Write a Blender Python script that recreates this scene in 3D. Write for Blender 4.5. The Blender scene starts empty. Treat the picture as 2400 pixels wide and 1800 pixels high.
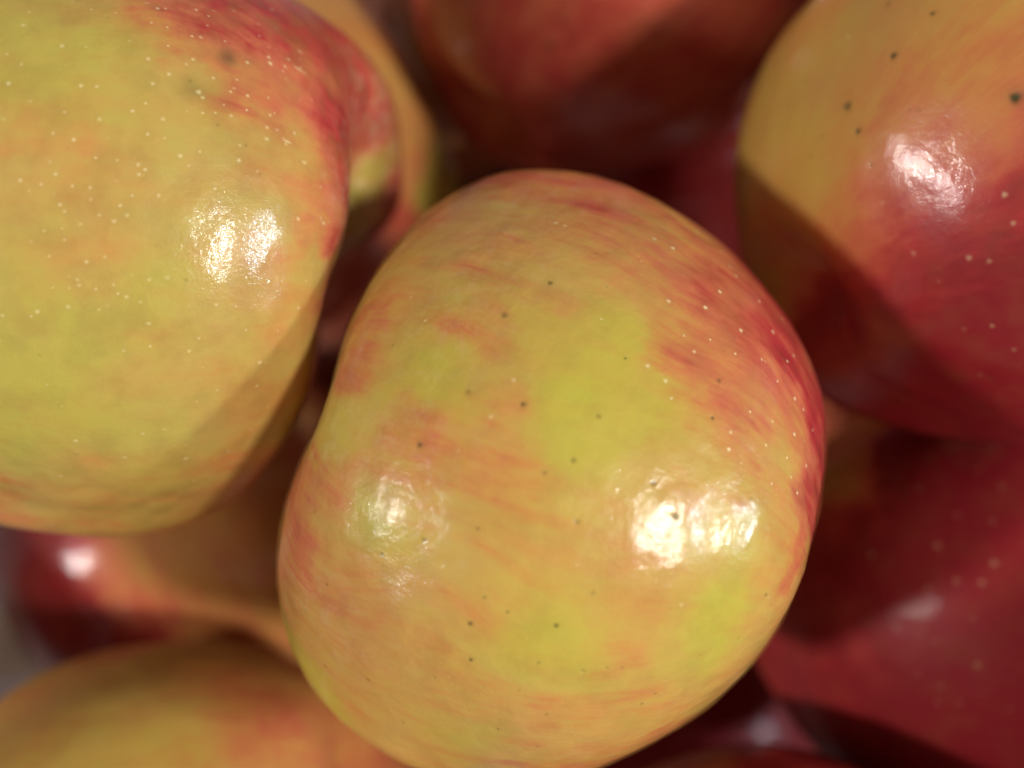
import bpy, bmesh, math, random
import numpy as np

# ======================= camera, light, exposure =======================
scene = bpy.context.scene
TRAY_Z = 0.0
CAM_Z = 0.29                                   # a phone held about 10 cm above the nearest fruit
cam_data = bpy.data.cameras.new('camera')
cam = bpy.data.objects.new('camera', cam_data)
scene.collection.objects.link(cam)
cam.location = (0.0, 0.0, CAM_Z)               # looks straight down on to the pile
cam_data.sensor_width = 36.0
cam_data.lens = 18.0 * 2257.0 / 1200.0
cam_data.clip_start = 0.005
cam_data.clip_end = 50.0
cam_data.dof.use_dof = True
cam_data.dof.focus_distance = 0.106
cam_data.dof.aperture_fstop = 7.6
scene.camera = cam

world = bpy.data.worlds.new('World')
scene.world = world
world.use_nodes = True
bg = world.node_tree.nodes['Background']
bg.inputs['Color'].default_value = (1.0, 0.88, 0.76, 1.0)
bg.inputs['Strength'].default_value = 0.16

def lamp(name, direction, dist, size, power, color, target=(0.0, 0.0, 0.18), size_y=None):
    d = bpy.data.lights.new(name, 'AREA')
    d.shape = 'RECTANGLE' if size_y else 'DISK'
    d.size = size
    if size_y:
        d.size_y = size_y
    d.energy = power
    d.color = color
    o = bpy.data.objects.new(name, d)
    v = np.array(direction, float); v /= np.linalg.norm(v)
    p = np.array(target) + v * dist
    o.location = p
    from mathutils import Vector
    o.rotation_euler = Vector(v).to_track_quat('Z', 'Y').to_euler()
    scene.collection.objects.link(o)
    return o

# shop ceiling lamps: a warm one and a cooler one to the right, a warm one to the left
lamp('ceiling_lamp', (0.61, -0.09, 0.78), 2.2, 0.26, 40, (1.0, 0.97, 0.90))
lamp('ceiling_lamp', (0.89, -0.06, 0.45), 2.2, 0.15, 24, (0.82, 0.92, 1.0))
lamp('ceiling_lamp', (-0.78, -0.17, 0.57), 2.4, 0.23, 29, (1.0, 0.97, 0.90))
scene.view_settings.view_transform = 'Standard'
scene.view_settings.look = 'None'
scene.view_settings.exposure = 0.08
scene.view_settings.gamma = 1.0
scene.render.resolution_x = 1024
scene.render.resolution_y = 768
scene.cycles.use_denoising = True
scene.cycles.max_bounces = 8

# ======================= materials =======================
class NT:
    """small helper for writing node trees"""
    def __init__(self, name):
        self.mat = bpy.data.materials.new(name)
        self.mat.use_nodes = True
        self.t = self.mat.node_tree
        self.t.nodes.clear()
    def n(self, kind, **kw):
        nd = self.t.nodes.new(kind)
        for k, v in kw.items():
            if k.startswith('i_'):
                nd.inputs[k[2:].replace('_', ' ')].default_value = v
            else:
                setattr(nd, k, v)
        return nd
    def link(self, a, b):
        self.t.links.new(a, b)
    def val(self, sock, v):
        if isinstance(v, (int, float, tuple)):
            sock.default_value = v
        else:
            self.link(v, sock)
    def math(self, op, a, b=0.0, clamp=False):
        nd = self.n('ShaderNodeMath', operation=op, use_clamp=clamp)
        self.val(nd.inputs[0], a); self.val(nd.inputs[1], b)
        return nd.outputs[0]
    def mix(self, f, a, b, blend='MIX'):
        nd = self.n('ShaderNodeMix', data_type='RGBA', blend_type=blend)
        self.val(nd.inputs[0], f)
        self.val(nd.inputs[6], a if not isinstance(a, tuple) else (*a, 1.0)[:4])
        self.val(nd.inputs[7], b if not isinstance(b, tuple) else (*b, 1.0)[:4])
        return nd.outputs[2]
    def attr(self, name):
        return self.n('ShaderNodeAttribute', attribute_name=name)
    def noise(self, vec, scale, detail=3.0, rough=0.55):
        nd = self.n('ShaderNodeTexNoise')
        self.link(vec, nd.inputs['Vector'])
        nd.inputs['Scale'].default_value = scale
        nd.inputs['Detail'].default_value = detail
        nd.inputs['Roughness'].default_value = rough
        return nd.outputs['Fac']
    def ramp(self, f, stops):
        nd = self.n('ShaderNodeValToRGB')
        cr = nd.color_ramp
        while len(cr.elements) < len(stops):
            cr.elements.new(0.5)
        for e, (p, c) in zip(cr.elements, stops):
            e.position = p
            e.color = (*c, 1.0) if len(c) == 3 else c
        self.link(f, nd.inputs[0])
        return nd.outputs[0]

def skin_material(name, cloud=0.20, coat=0.6, spec=0.3, streak=0.55, mottle=0.22, rough=0.33, bump=1.0, lime=(0.44, 0.39, 0.048), tan=(0.52, 0.315, 0.085)):
    T = NT(name)
    co = T.n('ShaderNodeTexCoord').outputs['Object']
    mer = T.attr('meridian').outputs['Vector']
    blush = T.attr('blush').outputs['Fac']
    green = T.attr('green').outputs['Fac']
    spot = T.attr('lenticel').outputs['Fac']
    stain = T.attr('stain').outputs['Fac']
    russet = T.attr('russet').outputs['Fac']
    # blush broken up by streaks that follow the meridians and by soft blotches
    s1 = T.noise(mer, 5.0, 4.0, 0.6)
    s2 = T.noise(mer, 15.0, 4.0, 0.65)
    m1 = T.noise(co, 120.0, 4.0, 0.55)
    m2 = T.noise(co, 420.0, 3.0, 0.6)
    amp = T.math('SUBTRACT', 1.0, T.math('ABSOLUTE', T.math('MULTIPLY', T.math('SUBTRACT', blush, 0.45), 1.3)), clamp=True)
    k = T.math('MULTIPLY', T.math('SUBTRACT', s1, 0.5), streak * 1.3)
    k = T.math('ADD', k, T.math('MULTIPLY', T.math('SUBTRACT', s2, 0.5), streak * 0.75))
    k = T.math('ADD', k, T.math('MULTIPLY', T.math('SUBTRACT', m1, 0.5), mottle * 2.0))
    k = T.math('ADD', k, T.math('MULTIPLY', T.math('SUBTRACT', m2, 0.5), mottle * 0.7))
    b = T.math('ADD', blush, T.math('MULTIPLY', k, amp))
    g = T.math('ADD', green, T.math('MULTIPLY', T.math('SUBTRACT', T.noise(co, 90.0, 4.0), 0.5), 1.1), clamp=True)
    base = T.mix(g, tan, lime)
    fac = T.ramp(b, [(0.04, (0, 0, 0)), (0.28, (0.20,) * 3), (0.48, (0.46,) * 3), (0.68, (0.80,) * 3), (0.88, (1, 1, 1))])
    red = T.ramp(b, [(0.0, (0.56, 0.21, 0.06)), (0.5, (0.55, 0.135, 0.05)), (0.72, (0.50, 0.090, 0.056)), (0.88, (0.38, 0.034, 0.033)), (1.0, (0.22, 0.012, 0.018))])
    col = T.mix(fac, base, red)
    # faint olive clouding of the skin
    cl = T.ramp(T.noise(co, 210.0, 4.0, 0.6), [(0.44, (0, 0, 0)), (0.66, (1, 1, 1))])
    col = T.mix(T.math('MULTIPLY', cl, cloud), col, (0.27, 0.20, 0.045))
    # russet netting round the stem end
    rn = T.noise(co, 480.0, 6.0, 0.75)
    rmask = T.math('MULTIPLY', russet, T.ramp(rn, [(0.48, (0, 0, 0)), (0.62, (1, 1, 1))]), clamp=True)
    col = T.mix(T.math('MULTIPLY', rmask, 0.7), col, (0.60, 0.49, 0.27))
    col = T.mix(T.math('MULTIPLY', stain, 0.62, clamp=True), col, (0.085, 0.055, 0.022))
    dark = T.math('MAXIMUM', T.math('MULTIPLY', spot, -1.0), 0.0)
    pale = T.math('MAXIMUM', spot, 0.0)
    col = T.mix(T.math('MINIMUM', dark, 1.0), col, (0.07, 0.055, 0.018))
    col = T.mix(T.math('MINIMUM', pale, 1.0), col, (0.80, 0.66, 0.36))
    # fine relief: waxy pores and very fine wrinkles along the meridians
    w1 = T.noise(mer, 150.0, 3.0, 0.65)
    w2 = T.noise(co, 1500.0, 3.0, 0.6)
    w3 = T.noise(co, 2600.0, 2.0, 0.6)
    h = T.math('ADD', T.math('MULTIPLY', w1, 0.28), T.math('MULTIPLY', w2, 0.75))
    h = T.math('ADD', h, T.math('MULTIPLY', w3, 0.22))
    h = T.math('ADD', h, T.math('MULTIPLY', rmask, 0.25))
    bp = T.n('ShaderNodeBump')
    bp.inputs['Strength'].default_value = 0.52 * bump
    bp.inputs['Distance'].default_value = 0.00013
    T.link(h, bp.inputs['Height'])
    p = T.n('ShaderNodeBsdfPrincipled')
    T.link(col, p.inputs['Base Color'])
    T.link(bp.outputs[0], p.inputs['Normal'])
    T.val(p.inputs['Roughness'], T.math('ADD', rough, T.math('MULTIPLY', rmask, 0.2)))
    p.inputs['IOR'].default_value = 1.45
    p.inputs['Specular IOR Level'].default_value = spec
    p.inputs['Subsurface Weight'].default_value = 0.12
    p.inputs['Subsurface Radius'].default_value = (1.0, 0.45, 0.15)
    p.inputs['Subsurface Scale'].default_value = 0.002
    p.inputs['Coat Weight'].default_value = coat
    p.inputs['Coat Roughness'].default_value = 0.07
    T.link(bp.outputs[0], p.inputs['Coat Normal'])
    out = T.n('ShaderNodeOutputMaterial')
    T.link(p.outputs[0], out.inputs[0])
    return T.mat

def plain_material(name, c1, c2, scale, rough, bump=0.0, dist=0.0005):
    T = NT(name)
    co = T.n('ShaderNodeTexCoord').outputs['Object']
    nz = T.noise(co, scale, 5.0, 0.6)
    col = T.mix(T.ramp(nz, [(0.3, (0, 0, 0)), (0.7, (1, 1, 1))]), c1, c2)
    bp = T.n('ShaderNodeBump')
    bp.inputs['Strength'].default_value = bump
    bp.inputs['Distance'].default_value = dist
    T.link(T.noise(co, scale * 6, 4.0), bp.inputs['Height'])
    p = T.n('ShaderNodeBsdfPrincipled')
    T.link(col, p.inputs['Base Color'])
    T.link(bp.outputs[0], p.inputs['Normal'])
    p.inputs['Roughness'].default_value = rough
    out = T.n('ShaderNodeOutputMaterial')
    T.link(p.outputs[0], out.inputs[0])
    return T.mat

# ---------- apple shape: radius as a function of direction, in the apple's own frame (+Z = stem end) ----------
def unit(v):
    v = np.asarray(v, float)
    return v / np.linalg.norm(v, axis=-1, keepdims=True)

def frame_of(axis, roll):
    """rotation matrix whose columns are the apple's local X, Y, Z in world space"""
    z = unit(axis)
    h = np.array([0.0, 0.0, 1.0]) if abs(z[2]) < 0.9 else np.array([0.0, 1.0, 0.0])
    x = unit(np.cross(h, z)); y = np.cross(z, x)
    c, s = math.cos(roll), math.sin(roll)
    return np.stack([x * c + y * s, y * c - x * s, z], 1)

def hash3(i, j, k, seed):
    n = (i * 73856093) ^ (j * 19349663) ^ (k * 83492791) ^ (seed * 2654435761)
    n = (n ^ (n >> 13)) * 1274126177
    n = (n ^ (n >> 16)) & 0xFFFFFF
    return n / float(0xFFFFFF) * 2 - 1

def vnoise(p, seed=0):
    f = np.floor(p); q = p - f; i = f.astype(np.int64)
    u = q * q * q * (q * (q * 6 - 15) + 10)
    out = 0
    for dx in (0, 1):
        wx = u[:, 0] if dx else 1 - u[:, 0]
        for dy in (0, 1):
            wy = u[:, 1] if dy else 1 - u[:, 1]
            for dz in (0, 1):
                wz = u[:, 2] if dz else 1 - u[:, 2]
                out = out + wx * wy * wz * hash3(i[:, 0] + dx, i[:, 1] + dy, i[:, 2] + dz, seed)
    return out

def fbm(p, seed, octaves=3):
    a, s, out = 1.0, 1.0, 0
    for o in range(octaves):
        out = out + a * vnoise(p * s + 17.3 * o, seed + o)
        a *= 0.5; s *= 2.1
    return out

def apple_radius(d, A):
    """d: (n,3) unit directions, A: the apple's record"""
    z = np.clip(d[:, 2], -1, 1)
    th = np.arccos(z); ph = np.arctan2(d[:, 1], d[:, 0]); st = np.sin(th)
    r = 1.0 + 0.045 * np.exp(-((th - 0.95) / 0.42) ** 2) - 0.03 * np.exp(-((th - 2.5) / 0.5) ** 2)
    r = r - A['cav'] * np.exp(-(th / A['cavw']) ** 2) - 0.20 * np.exp(-((np.pi - th) / 0.24) ** 2)
    k = A.get('lobes', 5)
    r = r + A['lobe'] * st * np.cos(k * ph + A['lph']) * (0.5 + 0.9 * (th / np.pi) ** 2 + 0.7 * np.exp(-((th - 0.5) / 0.3) ** 2))
    r = r + 0.006 * fbm(d * 2.2, A['seed'], 2) + 0.0016 * fbm(d * 9.0, A['seed'] + 5, 2)
    lumps = A.get('lumps')
    if lumps is not None and len(lumps):
        L = np.asarray(lumps, float)
        for s in range(0, len(d), 20000):
            c = d[s:s + 20000] @ L[:, :3].T
            r[s:s + 20000] += (np.exp((c - 1) / (L[:, 4] ** 2)) * L[:, 3]).sum(1)
    return A['R'] * r


# ======================= what each apple looks like =======================
# loc: centre; axis: direction of the stem end; lumps: [direction, height, width] of the swellings that make
# each fruit lopsided; spots: lenticels [direction, size in metres, tone (<0 dark, >0 pale), stretch];
# paint: pigment patches, some darkened as painted shade [direction, width, blush, yellow-green]; stain: brown marks, and painted shade on the deep left apple
APPLES = {
 'hero': {
  'loc': [0.00598,-0.01376,0.155],
  'axis': (-0.9, 0.33, -0.28),
  'roll': 0.4,
  'R': 0.0395,
  'cav': 0.36,
  'cavw': 0.34,
  'lobe': 0.012,
  'lph': 1.0,
  'seed': 11,
  'N': 200,
  'lumps': [[0.1312,0.6539,-0.7451,0.03,0.2],[0.2282,0.7644,-0.6031,-0.008,0.055],[0.1545,0.7006,-0.6966,0.004,0.07],[0.5441,0.8244,0.1562,0.007,0.09],[0.699,0.7133,0.05,0.008,0.08],[0.6241,0.776,0.0913,-0.006,0.06],[0.5608,0.8273,0.0318,-0.004,0.07],[0.4954,0.4585,0.7379,-0.0193,0.12],[0.4379,0.4745,0.7636,-0.0222,0.12],[0.3867,0.514,0.7656,-0.0247,0.12],[0.3288,0.5264,0.7841,-0.0271,0.12],[0.2755,0.5773,0.7686,-0.0277,0.12],[0.2073,0.5736,0.7924,-0.0273,0.12],[0.1482,0.5939,0.7907,-0.024,0.12],[0.0893,0.6259,0.7748,-0.0208,0.12],[-0.0203,0.6419,0.7665,-0.0177,0.12],[-0.0867,0.653,0.7524,-0.0152,0.12],[-0.1536,0.6477,0.7463,-0.0134,0.12],[-0.2409,0.6099,0.755,-0.0117,0.12],[-0.3061,0.6112,0.7299,-0.0098,0.12],[-0.3749,0.5952,0.7108,-0.0072,0.12],[-0.4138,0.6206,0.666,-0.0048,0.12],[-0.4636,0.635,0.618,-0.0049,0.12],[-0.5272,0.6101,0.5915,-0.0021,0.12],[-0.5247,0.6228,0.5803,0.002,0.12],[-0.5693,0.6296,0.5287,0.003,0.12],[-0.6204,0.6187,0.482,0.0049,0.12],[-0.6505,0.6247,0.432,0.0141,0.12],[-0.6805,0.6341,0.3673,0.0168,0.12],[-0.7114,0.6363,0.2984,0.01,0.12],[-0.7342,0.6372,0.2343,0.011,0.12],[-0.7556,0.6328,0.1695,0.0117,0.12],[-0.7938,0.5962,0.12,0.008,0.12],[-0.7879,0.6138,0.0487,0.0088,0.12],[-0.7887,0.6144,-0.0209,0.0052,0.12],[-0.7855,0.612,-0.0916,0.0065,0.12],[-0.8015,0.5785,-0.1514,0.0023,0.12],[-0.8175,0.5282,-0.2294,0.0017,0.12],[-0.8079,0.522,-0.2736,0.0014,0.12],[-0.7605,0.5106,-0.4011,-0.0008,0.12],[-0.7379,0.4954,-0.4585,-0.0028,0.12],[-0.7116,0.4778,-0.5151,-0.0018,0.12],[-0.6817,0.4577,-0.5709,-0.0015,0.12],[-0.6479,0.435,-0.6254,-0.0018,0.12],[-0.6031,0.432,-0.6706,-0.0039,0.12],[-0.5315,0.3696,-0.7622,-0.0003,0.12],[-0.4604,0.3849,-0.7999,-0.0043,0.12],[-0.4424,0.3174,-0.8388,-0.0044,0.12],[-0.4025,0.2783,-0.8721,-0.0062,0.12],[-0.3496,0.261,-0.8998,-0.0182,0.12],[-0.2785,0.2431,-0.9292,-0.011,0.12],[-0.212,0.2474,-0.9454,-0.0102,0.12],[-0.1265,0.2848,-0.9502,-0.008,0.12],[0.0248,0.3539,-0.935,-0.0061,0.12],[0.0907,0.3525,-0.9314,-0.0062,0.12],[0.1414,0.323,-0.9358,-0.0085,0.12],[0.1927,0.2928,-0.9366,-0.0104,0.12],[0.2454,0.2454,-0.9379,-0.01,0.12],[0.2973,0.2089,-0.9317,-0.0119,0.12],[0.3207,0.0084,-0.9471,-0.0139,0.12],[0.3698,-0.0574,-0.9273,-0.0149,0.12],[0.4343,-0.0556,-0.899,-0.0158,0.12],[0.4809,-0.0696,-0.874,-0.0151,0.12],[0.5415,-0.0667,-0.8381,-0.0143,0.12],[0.598,-0.0917,-0.7962,-0.0139,0.12],[0.653,-0.0867,-0.7524,-0.0135,0.12],[0.7048,-0.0812,-0.7048,-0.0124,0.12],[0.7504,-0.1134,-0.6512,-0.0117,0.12],[0.7845,-0.1045,-0.6112,-0.0105,0.12],[0.8265,-0.0952,-0.5549,-0.0093,0.12],[0.8632,-0.0995,-0.495,-0.0073,0.12],[0.8956,-0.1032,-0.4327,-0.0051,0.12],[0.9266,-0.0773,-0.3681,-0.0044,0.12],[0.9668,-0.0769,-0.2439,0.0019,0.12],[0.9912,-0.064,-0.1156,0.0045,0.12],[0.9922,-0.079,-0.0966,0.0046,0.12],[0.9987,-0.0441,0.0264,0.0044,0.12],[0.9963,-0.0289,0.0806,0.0129,0.12],[0.9828,-0.0087,0.1843,0.0115,0.12],[0.9576,0.0239,0.287,0.0092,0.12],[0.9385,0.0723,0.3377,0.0097,0.12],[0.9133,0.0739,0.4006,0.0049,0.12],[0.897,0.0873,0.4334,0.0047,0.12],[0.8521,0.1288,0.5073,0.0052,0.12],[0.8131,0.1387,0.5654,-0.0023,0.12],[0.7748,0.1882,0.6036,-0.0041,0.12],[0.7342,0.2343,0.6372,-0.0063,0.12],[0.6916,0.2758,0.6676,-0.0084,0.12],[0.6459,0.3199,0.6932,-0.0105,0.12],[0.6015,0.3974,0.693,-0.0132,0.12],[0.5519,0.4401,0.7083,-0.016,0.12],[0.4622,0.2844,0.8399,-0.0115,0.12],[0.3999,0.2986,0.8665,-0.0217,0.12],[0.4081,0.6568,0.634,-0.0145,0.12],[0.36,0.6826,0.636,-0.0232,0.12],[0.3066,0.6964,0.6489,-0.0176,0.12],[0.2051,0.7392,0.6415,-0.04,0.12],[0.1008,0.7571,0.6455,-0.014,0.12],[-0.0833,0.5109,0.8556,-0.0184,0.12],[-0.1605,0.491,0.8562,-0.009,0.12],[-0.2365,0.4833,0.8429,-0.0108,0.12],[-0.2912,0.5049,0.8126,-0.0062,0.12],[-0.365,0.4913,0.7908,-0.0094,0.12],[-0.4114,0.5213,0.7477,-0.0029,0.12],[-0.4385,0.5891,0.6787,-0.0015,0.12],[-0.7737,0.6251,0.103,0.0061,0.12],[-0.802,0.5592,-0.2098,-0.0005,0.12],[-0.5814,0.3796,-0.7197,-0.0003,0.12],[-0.5748,0.2896,-0.7653,-0.0002,0.12],[-0.5409,0.2415,-0.8057,-0.0008,0.12],[-0.5034,0.1891,-0.8431,-0.0016,0.12],[-0.4633,0.117,-0.8784,-0.0033,0.12],[-0.4293,0.0452,-0.902,-0.0074,0.12],[-0.3703,0.0246,-0.9286,-0.0099,0.12],[-0.3206,-0.0251,-0.9469,-0.0064,0.12],[-0.2848,-0.1265,-0.9502,-0.0097,0.12],[-0.0246,0.3703,-0.9286,-0.0031,0.12],[0.0924,-0.3027,-0.9486,-0.0042,0.12],[0.1785,-0.2491,-0.9519,-0.0042,0.12],[0.2641,-0.2111,-0.9411,-0.0067,0.12],[0.3301,-0.2066,-0.9211,-0.0076,0.12],[0.3919,-0.2329,-0.89,-0.0077,0.12],[0.4528,-0.2409,-0.8585,-0.0072,0.12],[0.5096,-0.2602,-0.8201,-0.0089,0.12],[0.5634,-0.2772,-0.7783,-0.0068,0.12],[0.6179,-0.2718,-0.7378,-0.0075,0.12],[0.6649,-0.2889,-0.6888,-0.0077,0.12],[0.7109,-0.2932,-0.6393,-0.0108,0.12],[0.757,-0.2814,-0.5897,-0.0061,0.12],[0.8048,-0.2459,-0.5403,-0.0036,0.12],[0.8486,-0.2076,-0.4866,-0.0025,0.12],[0.9002,-0.0224,-0.4349,-0.0019,0.12],[0.95,-0.0756,-0.3031,-0.002,0.12],[0.9657,-0.1113,-0.2346,-0.0016,0.12],[0.9799,-0.078,-0.1837,0.0023,0.12],[0.9979,-0.047,-0.0441,0.0034,0.12],[0.9924,-0.0263,0.1203,0.0035,0.12],[0.9717,0.0086,0.236,0.0062,0.12],[0.8822,0.0715,0.4653,0.0015,0.12],[0.7637,0.088,0.6395,-0.0024,0.12],[0.7162,0.0954,0.6914,-0.004,0.12],[0.6741,0.1489,0.7235,-0.0048,0.12],[0.6205,0.1581,0.7681,-0.0065,0.12],[0.5633,0.1737,0.8078,-0.0109,0.12],[0.5134,0.2318,0.8263,-0.0097,0.12],[0.5071,0.5649,0.6509,-0.0084,0.12],[0.3474,0.3474,0.871,-0.0148,0.12],[0.2871,0.3937,0.8732,-0.0148,0.12],[0.2166,0.3973,0.8917,-0.0213,0.12],[0.1664,0.429,0.8879,-0.0153,0.12],[0.1111,0.4739,0.8735,-0.0195,0.12],[0.0505,0.4968,0.8664,-0.0175,0.12],[-0.0328,0.7431,0.6683,-0.0085,0.12],[-0.1099,0.7272,0.6776,-0.0053,0.12],[-0.18,0.7137,0.6769,-0.0043,0.12],[-0.2389,0.7124,0.6599,-0.004,0.12],[-0.2884,0.7231,0.6276,-0.0012,0.12],[-0.3947,0.6611,0.6381,0.0019,0.12],[-0.6704,0.4003,-0.6247,0.0005,0.12],[-0.4017,0.3838,-0.8315,0.0027,0.12],[-0.3226,0.4118,-0.8523,-0.0014,0.12],[-0.2823,0.371,-0.8847,-0.0027,0.12],[-0.2201,0.3613,-0.9061,-0.0077,0.12],[-0.1553,0.3659,-0.9176,-0.0038,0.12],[-0.0907,0.3525,-0.9314,-0.0038,0.12],[0.3496,0.1564,-0.9238,-0.005,0.12],[0.4131,0.1678,-0.8951,-0.0061,0.12],[0.4624,0.1325,-0.8767,-0.0067,0.12],[0.5084,0.1287,-0.8514,-0.0063,0.12],[0.5676,0.123,-0.814,-0.0058,0.12],[0.6125,0.0812,-0.7862,-0.006,0.12],[0.6663,0.0854,-0.7408,-0.0061,0.12],[0.7153,0.1081,-0.6904,-0.0064,0.12],[0.7532,0.0733,-0.6537,-0.0065,0.12],[0.7985,0.0525,-0.5997,-0.0061,0.12],[0.8297,0.0366,-0.557,-0.003,0.12],[0.8675,0.0077,-0.4974,-0.0016,0.12],[0.7802,0.2189,0.586,-0.0007,0.12],[0.7413,0.3421,0.5775,-0.0014,0.12],[0.6922,0.4301,0.5796,-0.0016,0.12],[0.6492,0.4876,0.5838,-0.0028,0.12],[0.6027,0.5231,0.6027,-0.0045,0.12],[0.5559,0.5559,0.6181,-0.0088,0.12],[0.5025,0.6005,0.622,-0.0035,0.12],[0.4603,0.6601,0.5936,-0.0042,0.12],[0.4111,0.6885,0.5975,-0.006,0.12],[0.3102,0.7395,0.5974,-0.0058,0.12],[0.084,0.729,0.6793,-0.0042,0.12],[0.0194,0.7315,0.6816,-0.0036,0.12],[-0.3147,0.4576,0.8316,-0.0055,0.12],[-0.4417,0.46,0.7703,-0.0004,0.12],[-0.4434,0.1807,-0.8779,-0.0003,0.12],[-0.3362,-0.083,-0.9381,-0.0056,0.12],[-0.2314,-0.1961,-0.9529,-0.0004,0.12],[0.1553,0.3659,-0.9176,0.0018,0.12],[0.0084,-0.3207,-0.9471,0.0003,0.12],[0.1583,-0.3167,-0.9352,-0.0052,0.12],[0.3035,-0.0588,-0.951,-0.006,0.12],[0.3501,-0.1482,-0.9249,-0.0057,0.12],[0.4326,-0.2816,-0.8565,-0.0026,0.12],[0.6645,0.1117,0.7389,-0.0013,0.12],[0.6103,0.1184,0.7833,-0.0025,0.12],[0.5034,0.1891,0.8431,-0.0043,0.12],[0.4726,0.3119,0.8242,-0.0028,0.12],[0.2842,0.3552,0.8906,-0.0087,0.12],[0.1032,0.4327,0.8956,-0.0088,0.12],[-0.0075,0.5277,0.8494,-0.0024,0.12],[-0.4851,0.2214,-0.846,0.0004,0.12],[-0.3811,0.1704,-0.9087,-0.0013,0.12],[-0.3167,0.1583,-0.9352,-0.0046,0.12],[-0.0081,0.403,-0.9152,0.0004,0.12],[0.2066,0.3301,-0.9211,-0.0004,0.12],[0.2242,-0.3126,-0.9231,-0.0018,0.12],[0.307,-0.2893,-0.9067,-0.0031,0.12],[0.3692,-0.2981,-0.8803,-0.0019,0.12],[0.9887,-0.0087,0.1495,0.0016,0.12],[0.5531,0.1245,0.8238,-0.0015,0.12],[0.4556,0.6294,0.6294,-0.001,0.12],[0.3657,0.724,0.5849,-0.0024,0.12],[0.2721,0.7591,0.5914,-0.0028,0.12],[0.1559,0.7573,0.6342,-0.003,0.12],[0.0333,0.7548,0.6551,-0.0017,0.12],[-0.2626,0.4044,-0.8761,-0.0006,0.12],[-0.3513,-0.1236,-0.9281,-0.0052,0.12],[0.3704,-0.0082,-0.9288,-0.0022,0.12],[0.4581,0.1894,-0.8685,-0.0035,0.12],[0.5212,0.1573,-0.8388,-0.0005,0.12],[0.5409,0.0815,0.8372,-0.0038,0.12],[0.1314,0.701,0.701,-0.0025,0.12],[-0.1748,0.3158,-0.9326,-0.0016,0.12],[0.3202,0.7635,0.5609,-0.0015,0.12],[-0.3415,0.6528,0.6762,0.0011,0.12],[-0.3348,0.1244,-0.934,-0.001,0.12],[0.2404,0.3436,-0.9078,0.0003,0.12],[0.4255,-0.3303,-0.8425,0.0002,0.12]],
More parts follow.
